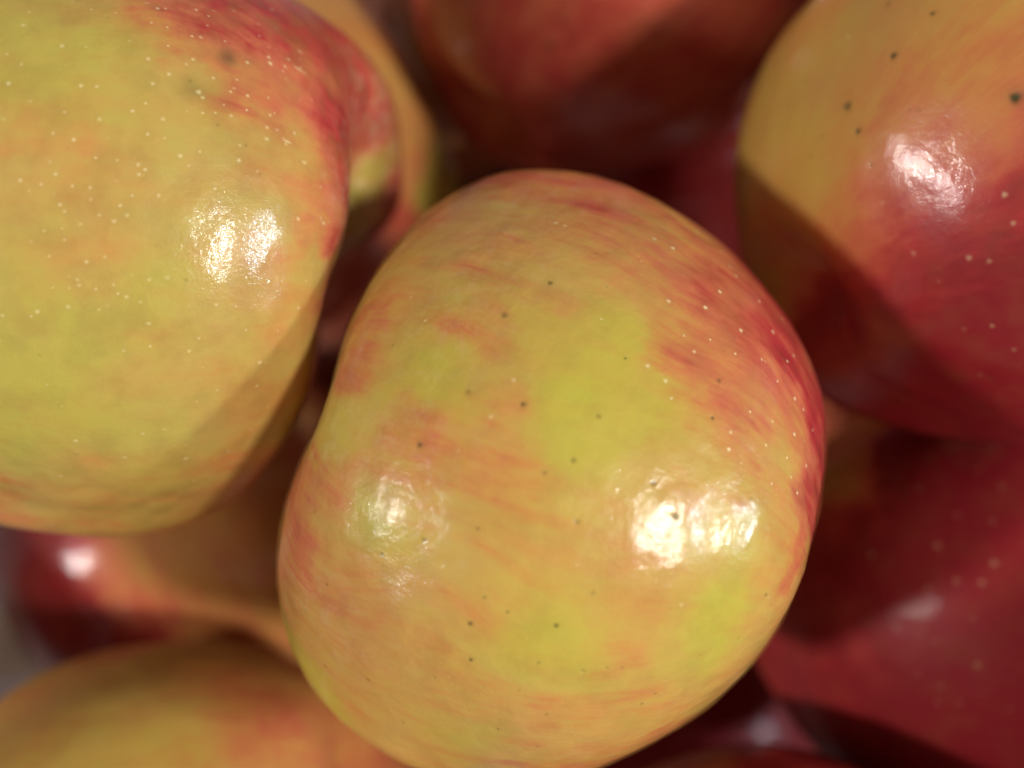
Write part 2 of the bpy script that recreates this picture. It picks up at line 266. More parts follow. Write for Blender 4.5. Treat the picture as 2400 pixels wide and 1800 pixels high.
  'spots': [[-0.2041,0.9785,0.0299,0.000403,-0.6774861354012052,1],[-0.0581,0.9935,0.0976,0.000524,-0.5501243966613474,1],[0.1807,0.9794,0.0901,0.000414,-0.40608772694639883,1],[-0.0788,0.9662,-0.2455,0.000206,-0.8509902525712243,1],[0.2961,0.9392,-0.174,0.000279,-0.557374247207696,1],[-0.0533,0.8576,-0.5115,0.000289,-0.8218593431965391,1],[0.1614,0.9852,-0.0573,0.000382,-0.7486805826065894,1],[0.1072,0.9637,-0.2445,0.000355,-0.5157384829061561,1],[0.2389,0.9437,-0.2286,0.000366,-0.6000982958293299,1],[0.3435,0.9267,0.1522,0.000399,-0.716815430878272,1],[-0.1677,0.8562,-0.4887,0.000365,-0.5708650560526575,1],[0.3667,0.8839,-0.2903,0.000376,-0.4351334641752869,1],[0.1951,0.8811,-0.4307,0.000316,-0.9540419871836823,1],[0.2407,0.8274,-0.5074,0.000475,-0.7675654218833236,1],[0.5458,0.8359,0.0579,0.000308,-0.5905219339838733,1],[0.6083,0.7776,0.1589,0.000262,-0.7034115934333569,1],[0.7119,0.6304,0.3094,0.000232,-0.5715477760955059,1],[0.4931,0.7813,-0.3827,0.000239,-0.6124267981486939,1],[0.6188,0.7599,-0.1991,0.000208,-0.7589167525846074,1],[0.5971,0.7342,-0.3233,0.000327,-0.8639470366451806,1],[0.6771,0.7267,-0.1162,0.000371,-0.7900957740900595,1],[0.7531,0.643,-0.1393,0.00032,-0.8071711202793012,1],[0.8273,0.5594,-0.0514,0.000214,-0.4009312879667745,1],[0.7681,0.5762,-0.2792,0.000195,-0.36281893990186936,1],[0.6903,0.6546,-0.3082,0.000246,-0.46881728007760326,1],[0.888,0.4345,0.1508,0.000301,-0.4871857557815234,1],[0.8376,0.5166,0.1777,0.000168,-0.4106010813911292,1],[0.8668,0.3501,-0.3551,0.000169,-0.5072002847105229,1],[0.611,0.604,-0.5117,0.000166,-0.5187724759271162,1],[0.6625,0.6198,-0.4205,0.000275,-0.5033285889069127,1],[-0.3686,0.9288,-0.0375,0.000162,-0.4863662884611683,1],[0.4755,0.8772,-0.0662,0.000239,-0.5095739158713298,1],[0.5622,0.7254,0.3972,0.000187,-0.4224196479595801,1],[0.1149,0.9288,0.3523,0.000169,-0.37538211753448575,1],[0.6091,0.7816,-0.1342,0.000263,-0.48088861978669883,1],[0.6611,0.4612,-0.5918,0.000264,-0.5834178856920523,1],[0.6245,0.4795,-0.6166,0.000185,-0.6221418682611842,1],[0.6284,0.6154,-0.4758,0.000193,-0.5570726999742441,1],[0.9506,0.308,0.0378,0.000287,-0.5184071678263799,1],[0.8726,0.4231,-0.2441,0.000197,-0.6368399888102305,1],[0.8888,0.3332,0.3146,0.000315,-0.6485321452346319,1],[0.7898,0.4954,-0.3617,0.000275,-0.3982898362729406,1],[0.0852,0.742,-0.6649,0.000158,-0.4101796842094944,1],[0.2624,0.5575,-0.7876,0.000256,-0.6382442839230051,1],[-0.533,0.8331,-0.1475,0.000352,0.5458996247090702,1],[-0.5316,0.8215,-0.2062,0.000333,0.8923363789281852,1],[-0.3191,0.9063,-0.2771,0.000323,0.6307512517486189,1],[-0.3668,0.8532,-0.3707,0.000331,0.8881082365136731,1],[-0.2361,0.9039,-0.3568,0.000186,0.5553824173878292,1],[-0.459,0.8018,-0.3826,0.000337,0.8136563168343215,1],[-0.3677,0.7952,-0.4821,0.000316,0.7753438314591801,1],[-0.4627,0.6863,-0.5611,0.000341,0.5783134546275482,1],[-0.0775,0.9278,-0.365,0.000293,0.6800262182569785,1],[-0.0909,0.9476,-0.3062,0.000319,0.5828038517738686,1],[-0.7159,0.662,-0.2217,0.000311,0.7278017256768337,1],[-0.6082,0.7045,-0.3657,0.000284,0.5384400952395186,1],[-0.5813,0.7113,-0.3951,0.000214,0.8654878393444272,1],[-0.572,0.5926,-0.5671,0.0002,0.881572039605668,1],[-0.2786,0.8219,-0.4969,0.000221,0.653898586443884,1],[-0.3226,0.7587,-0.5659,0.000256,0.5123639027062381,1],[-0.4452,0.6246,-0.6416,0.000239,0.8141243302108606,1],[-0.2987,0.7161,-0.6309,0.000195,0.8702172929772488,1],[-0.2979,0.6543,-0.695,0.000301,0.7763477370569059,1],[-0.0386,0.9173,-0.3964,0.000185,0.8979359747200417,1],[-0.1411,0.7911,-0.5951,0.000194,0.8786985873828155,1],[-0.1649,0.7324,-0.6607,0.000216,0.5697837159929491,1],[-0.2923,0.6185,-0.7294,0.000259,0.5666332676201685,1],[-0.0469,0.8219,-0.5678,0.000253,0.5855092007762244,1],[0.0089,0.7071,-0.707,0.000229,0.6589373643834951,1],[-0.098,0.6768,-0.7296,0.000212,0.9078799334490397,1],[-0.0543,0.6537,-0.7548,0.000202,0.6377465608000443,1],[-0.1857,0.6583,-0.7295,0.000291,0.8626539280094279,1],[-0.1327,0.5963,-0.7917,0.000295,0.5773479413801478,1],[-0.0295,0.6188,-0.785,0.000237,0.9086124270236619,1],[-0.6876,0.653,-0.3174,0.000194,0.7869113300638686,1],[-0.5418,0.685,-0.487,0.000259,0.8632867225305152,1],[-0.0828,0.7421,-0.6652,0.000208,0.7645895030789771,1],[0.015,0.7853,-0.6189,0.000189,0.6079066570618082,1],[0.0011,0.816,-0.578,0.000275,0.8920825626418849,1],[-0.2068,0.8932,-0.3992,0.000256,0.6306027907227986,1],[-0.2733,0.8642,-0.4225,0.000178,0.7395840652277872,1],[-0.3967,0.6658,-0.6319,0.000218,0.9142030996842284,1],[-0.2631,0.5718,-0.777,0.000177,0.9238607709493553,1],[0.4123,0.6911,-0.5936,0.000267,0.3780592149314547,1],[0.0231,0.9541,0.2985,0.000215,0.5320610759348519,1],[0.455,0.8292,-0.3248,0.00019,0.3595873651450106,1],[0.6653,0.6177,-0.4193,0.000204,0.4976105898279681,1],[0.2211,0.9752,0.0054,0.000305,0.3655839480804787,1],[0.3269,0.9438,0.0497,0.000182,0.3079372542896168,1],[-0.1558,0.9773,-0.1432,0.000186,0.5481363930615373,1],[0.1125,0.9936,-0.0093,0.000271,0.48283160058631946,1],[-0.4422,0.8883,0.1242,0.000341,0.47985836245363156,1],[-0.4406,0.8927,0.0944,0.000314,0.43808847434032977,1],[0.107,0.7117,-0.6943,0.000311,0.42104794105066623,1],[0.1706,0.7628,-0.6237,0.000308,0.3640176264845519,1],[0.1324,0.8044,-0.5792,0.000304,0.38210551770453094,1]],
  'paint': [[-0.6234,0.7419,0.2469,0.1313,0.55,0.216],[-0.6654,0.7403,0.0958,0.1305,0.68,0.216],[-0.5888,0.8044,-0.0791,0.125,0.6,0.216],[-0.4531,0.7397,0.4975,0.1313,0.44,0.216],[-0.1941,0.8474,0.4942,0.1021,0.26,0.36],[-0.3197,0.9256,0.2027,0.1179,0.42,0.216],[-0.33,0.944,0.0087,0.1153,0.41,0.216],[-0.1164,0.9212,0.3713,0.0874,0.51,0.216],[-0.2407,0.9568,0.1633,0.0956,0.62,0.216],[-0.1485,0.9717,0.1835,0.0752,0.5,0.216],[-0.2831,0.956,-0.0766,0.0943,0.55,0.216],[-0.0273,0.8833,0.4679,0.059,0.5,0.216],[-0.4761,0.8171,-0.3251,0.1204,0.6699999999999999,0.216],[-0.5087,0.7315,-0.4539,0.1236,0.81,0.144],[-0.4903,0.6766,-0.5494,0.1041,0.8999999999999999,0.144],[-0.4631,0.5753,-0.6742,0.1066,0.8999999999999999,0.144],[-0.3845,0.486,-0.7848,0.0757,0.8999999999999999,0.144],[-0.278,0.464,-0.8411,0.0644,0.8999999999999999,0.144],[-0.2961,0.8376,-0.4591,0.1154,0.79,0.216],[-0.2966,0.8966,-0.3289,0.095,0.69,0.216],[-0.2418,0.7712,-0.5888,0.1166,0.77,0.216],[-0.2202,0.7096,-0.6693,0.0789,0.6699999999999999,0.216],[-0.3412,0.9074,-0.2453,0.0957,0.5,0.216],[-0.0966,0.6994,-0.7082,0.0873,0.28,0.36],[-0.1275,0.5472,-0.8273,0.0512,0.8999999999999999,0.144],[-0.0326,0.5655,-0.8241,0.0502,0.8700000000000001,0.144],[0.0404,0.6506,-0.7584,0.0771,0.41,0.288],[-0.1476,0.8865,-0.4386,0.0833,0.6200000000000001,0.216],[-0.0904,0.8222,-0.562,0.0933,0.6200000000000001,0.216],[0.0061,0.8832,-0.4689,0.0812,0.44,0.216],[-0.016,0.7898,-0.6132,0.0559,0.5,0.216],[0.0717,0.9767,-0.2025,0.1048,0.13,0.9935999999999999],[-0.0711,0.9942,-0.081,0.0986,0.13,0.7948799999999999],[0.1185,0.9522,-0.2814,0.1219,0.13,0.9439199999999999],[0.0797,0.9907,-0.1102,0.0785,0.13,0.8942399999999999],[-0.0802,0.9709,-0.2255,0.0898,0.21,0.6955199999999999],[-0.0073,0.9484,-0.3169,0.089,0.18,0.7948799999999999],[0.2231,0.9383,-0.2642,0.0774,0.13,0.8942399999999999],[0.208,0.9575,-0.1998,0.0688,0.13,0.8942399999999999],[-0.113,0.9916,0.0625,0.0824,0.16,0.6955199999999999],[-0.0762,0.9609,0.2663,0.0659,0.21,0.6955199999999999],[0.0214,0.9883,0.1508,0.0724,0.56,0.216],[0.0152,0.9695,0.2446,0.0553,0.53,0.216],[0.0422,0.9977,0.0524,0.0801,0.45,0.216],[-0.0246,0.9946,-0.1013,0.071,0.41,0.288],[0.1818,0.9833,-0.0001,0.0695,0.5,0.216],[0.1063,0.9908,0.0844,0.062,0.31,0.36],[0.1852,0.9472,0.2617,0.0635,0.18,0.7948799999999999],[0.1741,0.9686,0.1773,0.0714,0.16,0.8445599999999999],[0.2408,0.9632,0.1195,0.0704,0.21,0.7948799999999999],[0.1537,0.8834,0.4427,0.0459,0.7100000000000001,0.144],[0.0933,0.9202,0.3801,0.066,0.26,0.432],[0.2833,0.8776,0.3868,0.0653,0.18,0.432],[0.3357,0.8916,0.3039,0.0547,0.36,0.288],[0.3587,0.917,0.1747,0.062,0.53,0.216],[0.4147,0.8816,0.2255,0.0628,0.53,0.216],[0.4246,0.8258,0.3712,0.041,0.56,0.216],[0.4528,0.8395,0.3002,0.0458,0.5,0.216],[0.5152,0.7787,0.3581,0.0601,0.7100000000000001,0.144],[0.3525,0.8487,0.3943,0.0468,0.21,0.6955199999999999],[0.3074,0.9399,0.1487,0.0493,0.53,0.216],[0.3633,0.9303,0.0505,0.0694,0.36,0.288],[0.2733,0.9589,-0.0759,0.0687,0.48,0.216],[0.2863,0.9461,-0.1512,0.0685,0.44,0.216],[0.6357,0.5904,0.4973,0.0711,0.66,0.144],[0.7204,0.4946,0.4862,0.0729,0.4600000000000001,0.216],[0.8045,0.4218,0.4182,0.0842,0.48,0.216],[0.7932,0.3548,0.495,0.0434,0.46,0.36],[0.5491,0.802,0.2353,0.0639,0.13,0.8445599999999999],[0.5124,0.833,0.2085,0.0541,0.16,0.7948799999999999],[0.593,0.7263,0.3476,0.057,0.28,0.36],[0.6789,0.6514,0.3388,0.0582,0.36,0.288],[0.6528,0.7258,0.217,0.0652,0.31,0.288],[0.7391,0.6395,0.2117,0.0957,0.48,0.216],[0.6876,0.7192,0.0998,0.0735,0.36,0.288],[0.6181,0.7857,0.0252,0.0895,0.26,0.36],[0.4839,0.8721,0.0721,0.0702,0.48,0.216],[0.4367,0.8866,0.1526,0.0619,0.5,0.216],[0.431,0.902,-0.0252,0.0691,0.45,0.216],[0.4327,0.8903,-0.142,0.0687,0.5,0.216],[0.448,0.8547,-0.2624,0.0776,0.48,0.216],[0.5076,0.8568,-0.0909,0.0694,0.31,0.36],[0.5289,0.8214,-0.2137,0.0783,0.31,0.36],[0.3406,0.928,-0.1507,0.0599,0.31,0.36],[0.3383,0.9064,-0.2529,0.0685,0.31,0.36],[0.4494,0.793,-0.4115,0.0701,0.45,0.216],[0.229,0.8844,-0.4066,0.0871,0.21,0.432],[0.1538,0.8543,-0.4965,0.0888,0.31,0.288],[0.1864,0.7273,-0.6605,0.0919,0.14,0.6955199999999999],[0.2359,0.7738,-0.5879,0.0721,0.18,0.432],[0.1808,0.6378,-0.7487,0.0664,0.44,0.216],[0.1825,0.5334,-0.826,0.0355,0.77,0.216],[0.3462,0.8226,-0.4511,0.0875,0.36,0.288],[0.36,0.868,-0.342,0.0691,0.31,0.36],[0.3872,0.7118,-0.586,0.0724,0.44,0.216],[0.413,0.5951,-0.6894,0.0849,0.13,0.9935999999999999],[0.4985,0.5177,-0.6953,0.0965,0.13,0.9439199999999999],[0.3587,0.6314,-0.6875,0.0561,0.13,0.8942399999999999],[0.4433,0.6977,-0.5627,0.0725,0.28,0.36],[0.3035,0.5352,-0.7884,0.0876,0.41,0.216],[0.4203,0.4115,-0.8087,0.0706,0.36,0.216],[0.5885,0.7169,-0.3737,0.0894,0.13,0.7948799999999999],[0.6619,0.6886,-0.2961,0.0903,0.16,0.7452],[0.5534,0.6556,-0.5138,0.0641,0.5,0.216],[0.6165,0.615,-0.4917,0.0556,0.48,0.216],[0.5452,0.5747,-0.6102,0.066,0.21,0.432],[0.5094,0.7419,-0.436,0.08,0.26,0.36],[0.608,0.5023,-0.6148,0.0772,0.26,0.432],[0.8692,0.2264,0.4396,0.0671,0.14,0.8942399999999999],[0.8689,0.4301,0.2449,0.0925,0.48,0.216],[0.7766,0.6153,0.1352,0.0765,0.44,0.216],[0.7515,0.6596,-0.0135,0.0929,0.38,0.288],[0.6409,0.7607,-0.1031,0.0891,0.36,0.288],[0.7948,0.5826,-0.1699,0.0943,0.34,0.288],[0.8971,0.4416,0.0157,0.0802,0.36,0.288],[0.9062,0.4038,0.1251,0.0819,0.46,0.216],[0.861,0.4994,-0.0969,0.0585,0.5,0.216],[0.9161,0.3701,-0.1543,0.0913,0.13,0.7948799999999999],[0.9541,0.2971,-0.0368,0.0837,0.31,0.288],[0.8168,0.4718,-0.3321,0.0972,0.46,0.216],[0.7488,0.4424,-0.4936,0.098,0.48,0.216],[0.6742,0.3787,-0.6341,0.0804,0.46,0.216],[0.6002,0.3891,-0.6988,0.0603,0.36,0.216],[0.7154,0.5983,-0.3609,0.0744,0.26,0.432],[0.9106,0.2946,-0.2898,0.0826,0.45,0.216],[0.8101,0.2807,-0.5147,0.0827,0.5,0.216],[-0.6575,0.5671,-0.4961,0.0627,0.9,0.1],[-0.2734,0.1947,-0.942,0.0438,0.9,0.1]],
  'stain': [[0.1537,0.8834,0.4427,0.0084,-0.6]],
 },
 'left': {
  'loc': [-0.05564,0.02079,0.152],
  'axis': (0.93, -0.02, -0.16),
  'roll': 0.2,
  'R': 0.04,
  'cav': 0.52,
  'cavw': 0.42,
  'lobe': 0.012,
  'lph': 2.2,
  'seed': 23,
  'N': 180,
  'lumps': [[0.0241,-0.468,0.8834,0.22,0.3],[0.0136,0.784,0.6207,0.03,0.25],[0.8868,0.101,0.4509,-0.0005,0.12],[0.8662,0.0536,0.4967,0.0015,0.12],[0.8265,0.0952,0.5549,0.0009,0.12],[0.7991,0.0342,0.6002,-0.0051,0.12],[0.7539,0.06,0.6543,0.0059,0.12],[0.723,-0.0405,0.6897,0.0127,0.12],[0.6667,-0.0766,0.7414,0.0197,0.12],[0.6289,-0.1328,0.7661,0.0273,0.12],[0.5633,-0.1737,0.8078,0.0414,0.12],[0.4949,-0.2608,0.8289,0.0558,0.12],[0.4209,-0.3582,0.8334,0.0332,0.12],[0.3519,-0.4146,0.8392,0.0291,0.12],[0.2299,-0.4591,0.8581,0.0241,0.12],[0.149,-0.4637,0.8734,0.023,0.12],[0.0858,-0.466,0.8806,0.0322,0.12],[0.0383,-0.4971,0.8669,0.0012,0.12],[0.0077,-0.4877,0.873,-0.014,0.12],[-0.0696,-0.4809,0.874,-0.0235,0.12],[-0.1313,-0.4779,0.8686,-0.0352,0.12],[-0.2081,-0.4715,0.8569,-0.0363,0.12],[-0.2739,-0.4336,0.8585,-0.0327,0.12],[-0.4106,-0.3303,0.8499,-0.0311,0.12],[-0.4773,-0.2819,0.8323,-0.0252,0.12],[-0.5373,-0.1408,0.8316,-0.0243,0.12],[-0.598,-0.0917,0.7962,-0.0348,0.12],[-0.6419,0.0203,0.7665,-0.0262,0.12],[-0.6754,0.1359,0.7248,-0.0216,0.12],[-0.7235,0.1489,0.6741,-0.0197,0.12],[-0.7681,0.1581,0.6205,-0.0165,0.12],[-0.7849,0.1906,0.5895,-0.0126,0.12],[-0.8045,0.1954,0.5609,-0.0085,0.12],[-0.8405,0.2041,0.5019,-0.005,0.12],[-0.855,0.2563,0.4509,-0.0015,0.12],[-0.8785,0.2803,0.3868,0.0008,0.12],[-0.8924,0.3008,0.3364,0.0023,0.12],[-0.9119,0.3074,0.272,0.004,0.12],[-0.9261,0.315,0.2077,0.0076,0.12],[-0.9303,0.332,0.1561,0.0134,0.12],[-0.935,0.3539,0.0248,0.0132,0.12],[-0.9291,0.369,-0.0246,0.0153,0.12],[-0.9116,0.4014,-0.0888,0.0143,0.12],[-0.9044,0.3982,-0.1531,0.0096,0.12],[-0.8939,0.3921,-0.2171,0.0089,0.12],[-0.8847,0.371,-0.2823,0.0133,0.12],[-0.8451,0.4283,-0.3199,0.025,0.12],[-0.806,0.4593,-0.3733,0.0238,0.12],[-0.7892,0.4342,-0.4342,0.0121,0.12],[0.8387,0.0544,0.5419,-0.0015,0.12],[0.7638,0.0101,0.6454,0.0014,0.12],[0.2913,-0.4187,0.8601,0.0159,0.12],[-0.0667,-0.5415,0.8381,-0.0151,0.12],[-0.1375,-0.5665,0.8125,-0.0256,0.12],[-0.2073,-0.5736,0.7924,-0.0266,0.12],[-0.3288,-0.5264,0.7841,-0.0239,0.12],[-0.2869,0.4469,0.8473,-0.0213,0.12],[-0.3478,0.4374,0.8293,-0.0206,0.12],[-0.4347,0.3629,0.8242,-0.0205,0.12],[-0.4913,0.365,0.7908,-0.02,0.12],[-0.546,0.3644,0.7543,-0.0188,0.12],[-0.5987,0.3611,0.7149,-0.0172,0.12],[-0.6458,0.3681,0.669,-0.0147,0.12],[-0.6882,0.3786,0.6189,-0.0124,0.12],[-0.8399,0.0,0.5427,-0.0163,0.12],[-0.8669,0.0383,0.4971,-0.0041,0.12],[-0.8316,0.3147,0.4576,-0.0034,0.12],[-0.8634,0.3095,0.3985,-0.0008,0.12],[-0.9314,0.3525,0.0907,0.0068,0.12],[-0.871,0.4161,-0.2611,0.0027,0.12],[-0.8293,0.4374,-0.3478,0.0051,0.12],[0.6777,-0.0928,0.7295,-0.0023,0.12],[0.4256,-0.3298,0.8427,0.024,0.12],[0.3577,-0.3804,0.8528,0.0158,0.12],[0.0078,-0.4665,0.8845,-0.0034,0.12],[-0.0556,-0.4343,0.899,-0.0328,0.12],[-0.1381,-0.3831,0.9134,-0.0197,0.12],[-0.2699,-0.3408,0.9005,-0.0274,0.12],[-0.3403,-0.2753,0.8991,-0.0364,0.12],[-0.4092,-0.2154,0.8867,-0.0187,0.12],[-0.4654,-0.0702,0.8823,-0.032,0.12],[-0.5115,0.0682,0.8566,-0.0175,0.12],[-0.5694,0.0941,0.8166,-0.016,0.12],[-0.6596,-0.1645,0.7334,-0.0153,0.12],[-0.713,-0.1337,0.6883,-0.015,0.12],[-0.7627,-0.1016,0.6387,-0.0136,0.12],[-0.7986,-0.0494,0.5998,-0.0101,0.12],[-0.8761,0.0077,0.482,-0.0026,0.12],[0.7304,-0.0581,0.6806,0.0005,0.12],[0.2274,-0.439,0.8692,-0.0034,0.12],[-0.0643,-0.5851,0.8084,-0.0079,0.12],[-0.1341,-0.5951,0.7924,-0.0232,0.12],[-0.1375,0.5665,0.8125,-0.0334,0.12],[-0.1977,0.5464,0.8139,-0.0321,0.12],[-0.4011,-0.5106,0.7605,-0.033,0.12],[-0.4707,-0.4523,0.7575,-0.0184,0.12],[-0.538,-0.3397,0.7715,-0.0135,0.12],[-0.6028,-0.2824,0.7462,-0.0128,0.12],[-0.6594,-0.2537,0.7077,-0.0112,0.12],[-0.7146,-0.2142,0.6659,-0.0147,0.12],[-0.7551,-0.02,0.6553,-0.0164,0.12],[-0.7996,-0.0071,0.6005,-0.0081,0.12],[-0.7581,0.3179,0.5694,-0.0037,0.12],[-0.7965,0.3176,0.5146,-0.0028,0.12],[0.7665,-0.0203,0.6419,0.0009,0.12],[-0.1412,-0.6423,0.7534,-0.0257,0.12],[-0.1994,-0.6158,0.7623,-0.0166,0.12],[-0.3321,-0.5665,0.7542,-0.0319,0.12],[-0.4301,0.1507,0.8901,-0.0152,0.12],[-0.4897,0.1758,0.854,-0.014,0.12],[-0.548,0.1831,0.8162,-0.0147,0.12],[-0.6019,0.2021,0.7726,-0.01,0.12],[-0.6527,0.2175,0.7257,-0.0093,0.12],[-0.6751,0.2973,0.6751,-0.0061,0.12],[-0.72,0.302,0.6249,-0.0042,0.12],[-0.7328,0.3701,0.5709,-0.0029,0.12],[-0.1244,-0.3348,0.934,-0.0333,0.12],[-0.2589,0.5242,0.8113,-0.0108,0.12],[-0.3176,0.5146,0.7965,-0.01,0.12],[-0.3462,0.5634,0.7501,-0.009,0.12],[-0.4299,0.5033,0.7496,-0.0084,0.12],[-0.4824,0.501,0.7185,-0.0098,0.12],[-0.5337,0.4959,0.685,-0.0085,0.12],[-0.5838,0.4876,0.6492,-0.0065,0.12],[-0.8455,0.174,0.5049,0.0003,0.12],[-0.8779,0.1807,0.4434,0.0013,0.12],[-0.8864,0.2487,0.3903,0.0024,0.12],[0.5609,-0.1954,0.8045,0.0025,0.12],[-0.2027,-0.6612,0.7223,-0.0209,0.12],[-0.4007,-0.1049,0.9102,-0.0196,0.12],[-0.5274,-0.0375,0.8488,-0.0081,0.12],[-0.656,-0.3283,0.6796,-0.0151,0.12],[-0.8088,-0.1665,0.564,-0.0042,0.12],[-0.2053,-0.3464,0.9153,-0.0101,0.12],[-0.4079,-0.426,0.8076,-0.0086,0.12],[-0.4766,-0.3684,0.7982,-0.0102,0.12],[-0.5356,-0.4071,0.7399,-0.012,0.12],[-0.5987,-0.3611,0.7149,-0.0102,0.12],[-0.7098,-0.2977,0.6384,-0.0057,0.12],[-0.1381,-0.6623,0.7364,-0.0081,0.12],[-0.2522,0.3584,0.8988,-0.0137,0.12],[-0.3424,0.2538,0.9046,-0.0072,0.12],[-0.4044,0.2626,0.8761,-0.0068,0.12],[-0.4643,0.2692,0.8438,-0.005,0.12],[-0.6938,0.0445,0.7188,-0.0047,0.12],[-0.7422,0.0591,0.6675,-0.0025,0.12],[-0.0357,0.586,0.8095,-0.0069,0.12],[-0.0766,0.6128,0.7865,-0.0089,0.12],[-0.7644,-0.1856,0.6175,-0.0027,0.12],[-0.6567,0.4409,0.6119,-0.0013,0.12],[0.6066,-0.1602,0.7787,0.0003,0.12],[-0.2575,-0.6461,0.7185,-0.0067,0.12],[-0.3246,-0.6325,0.7033,-0.0061,0.12],[-0.5429,-0.2269,0.8086,-0.0024,0.12],[-0.1001,0.6522,0.7514,-0.0062,0.12],[-0.6241,0.1168,0.7726,-0.0016,0.12]],
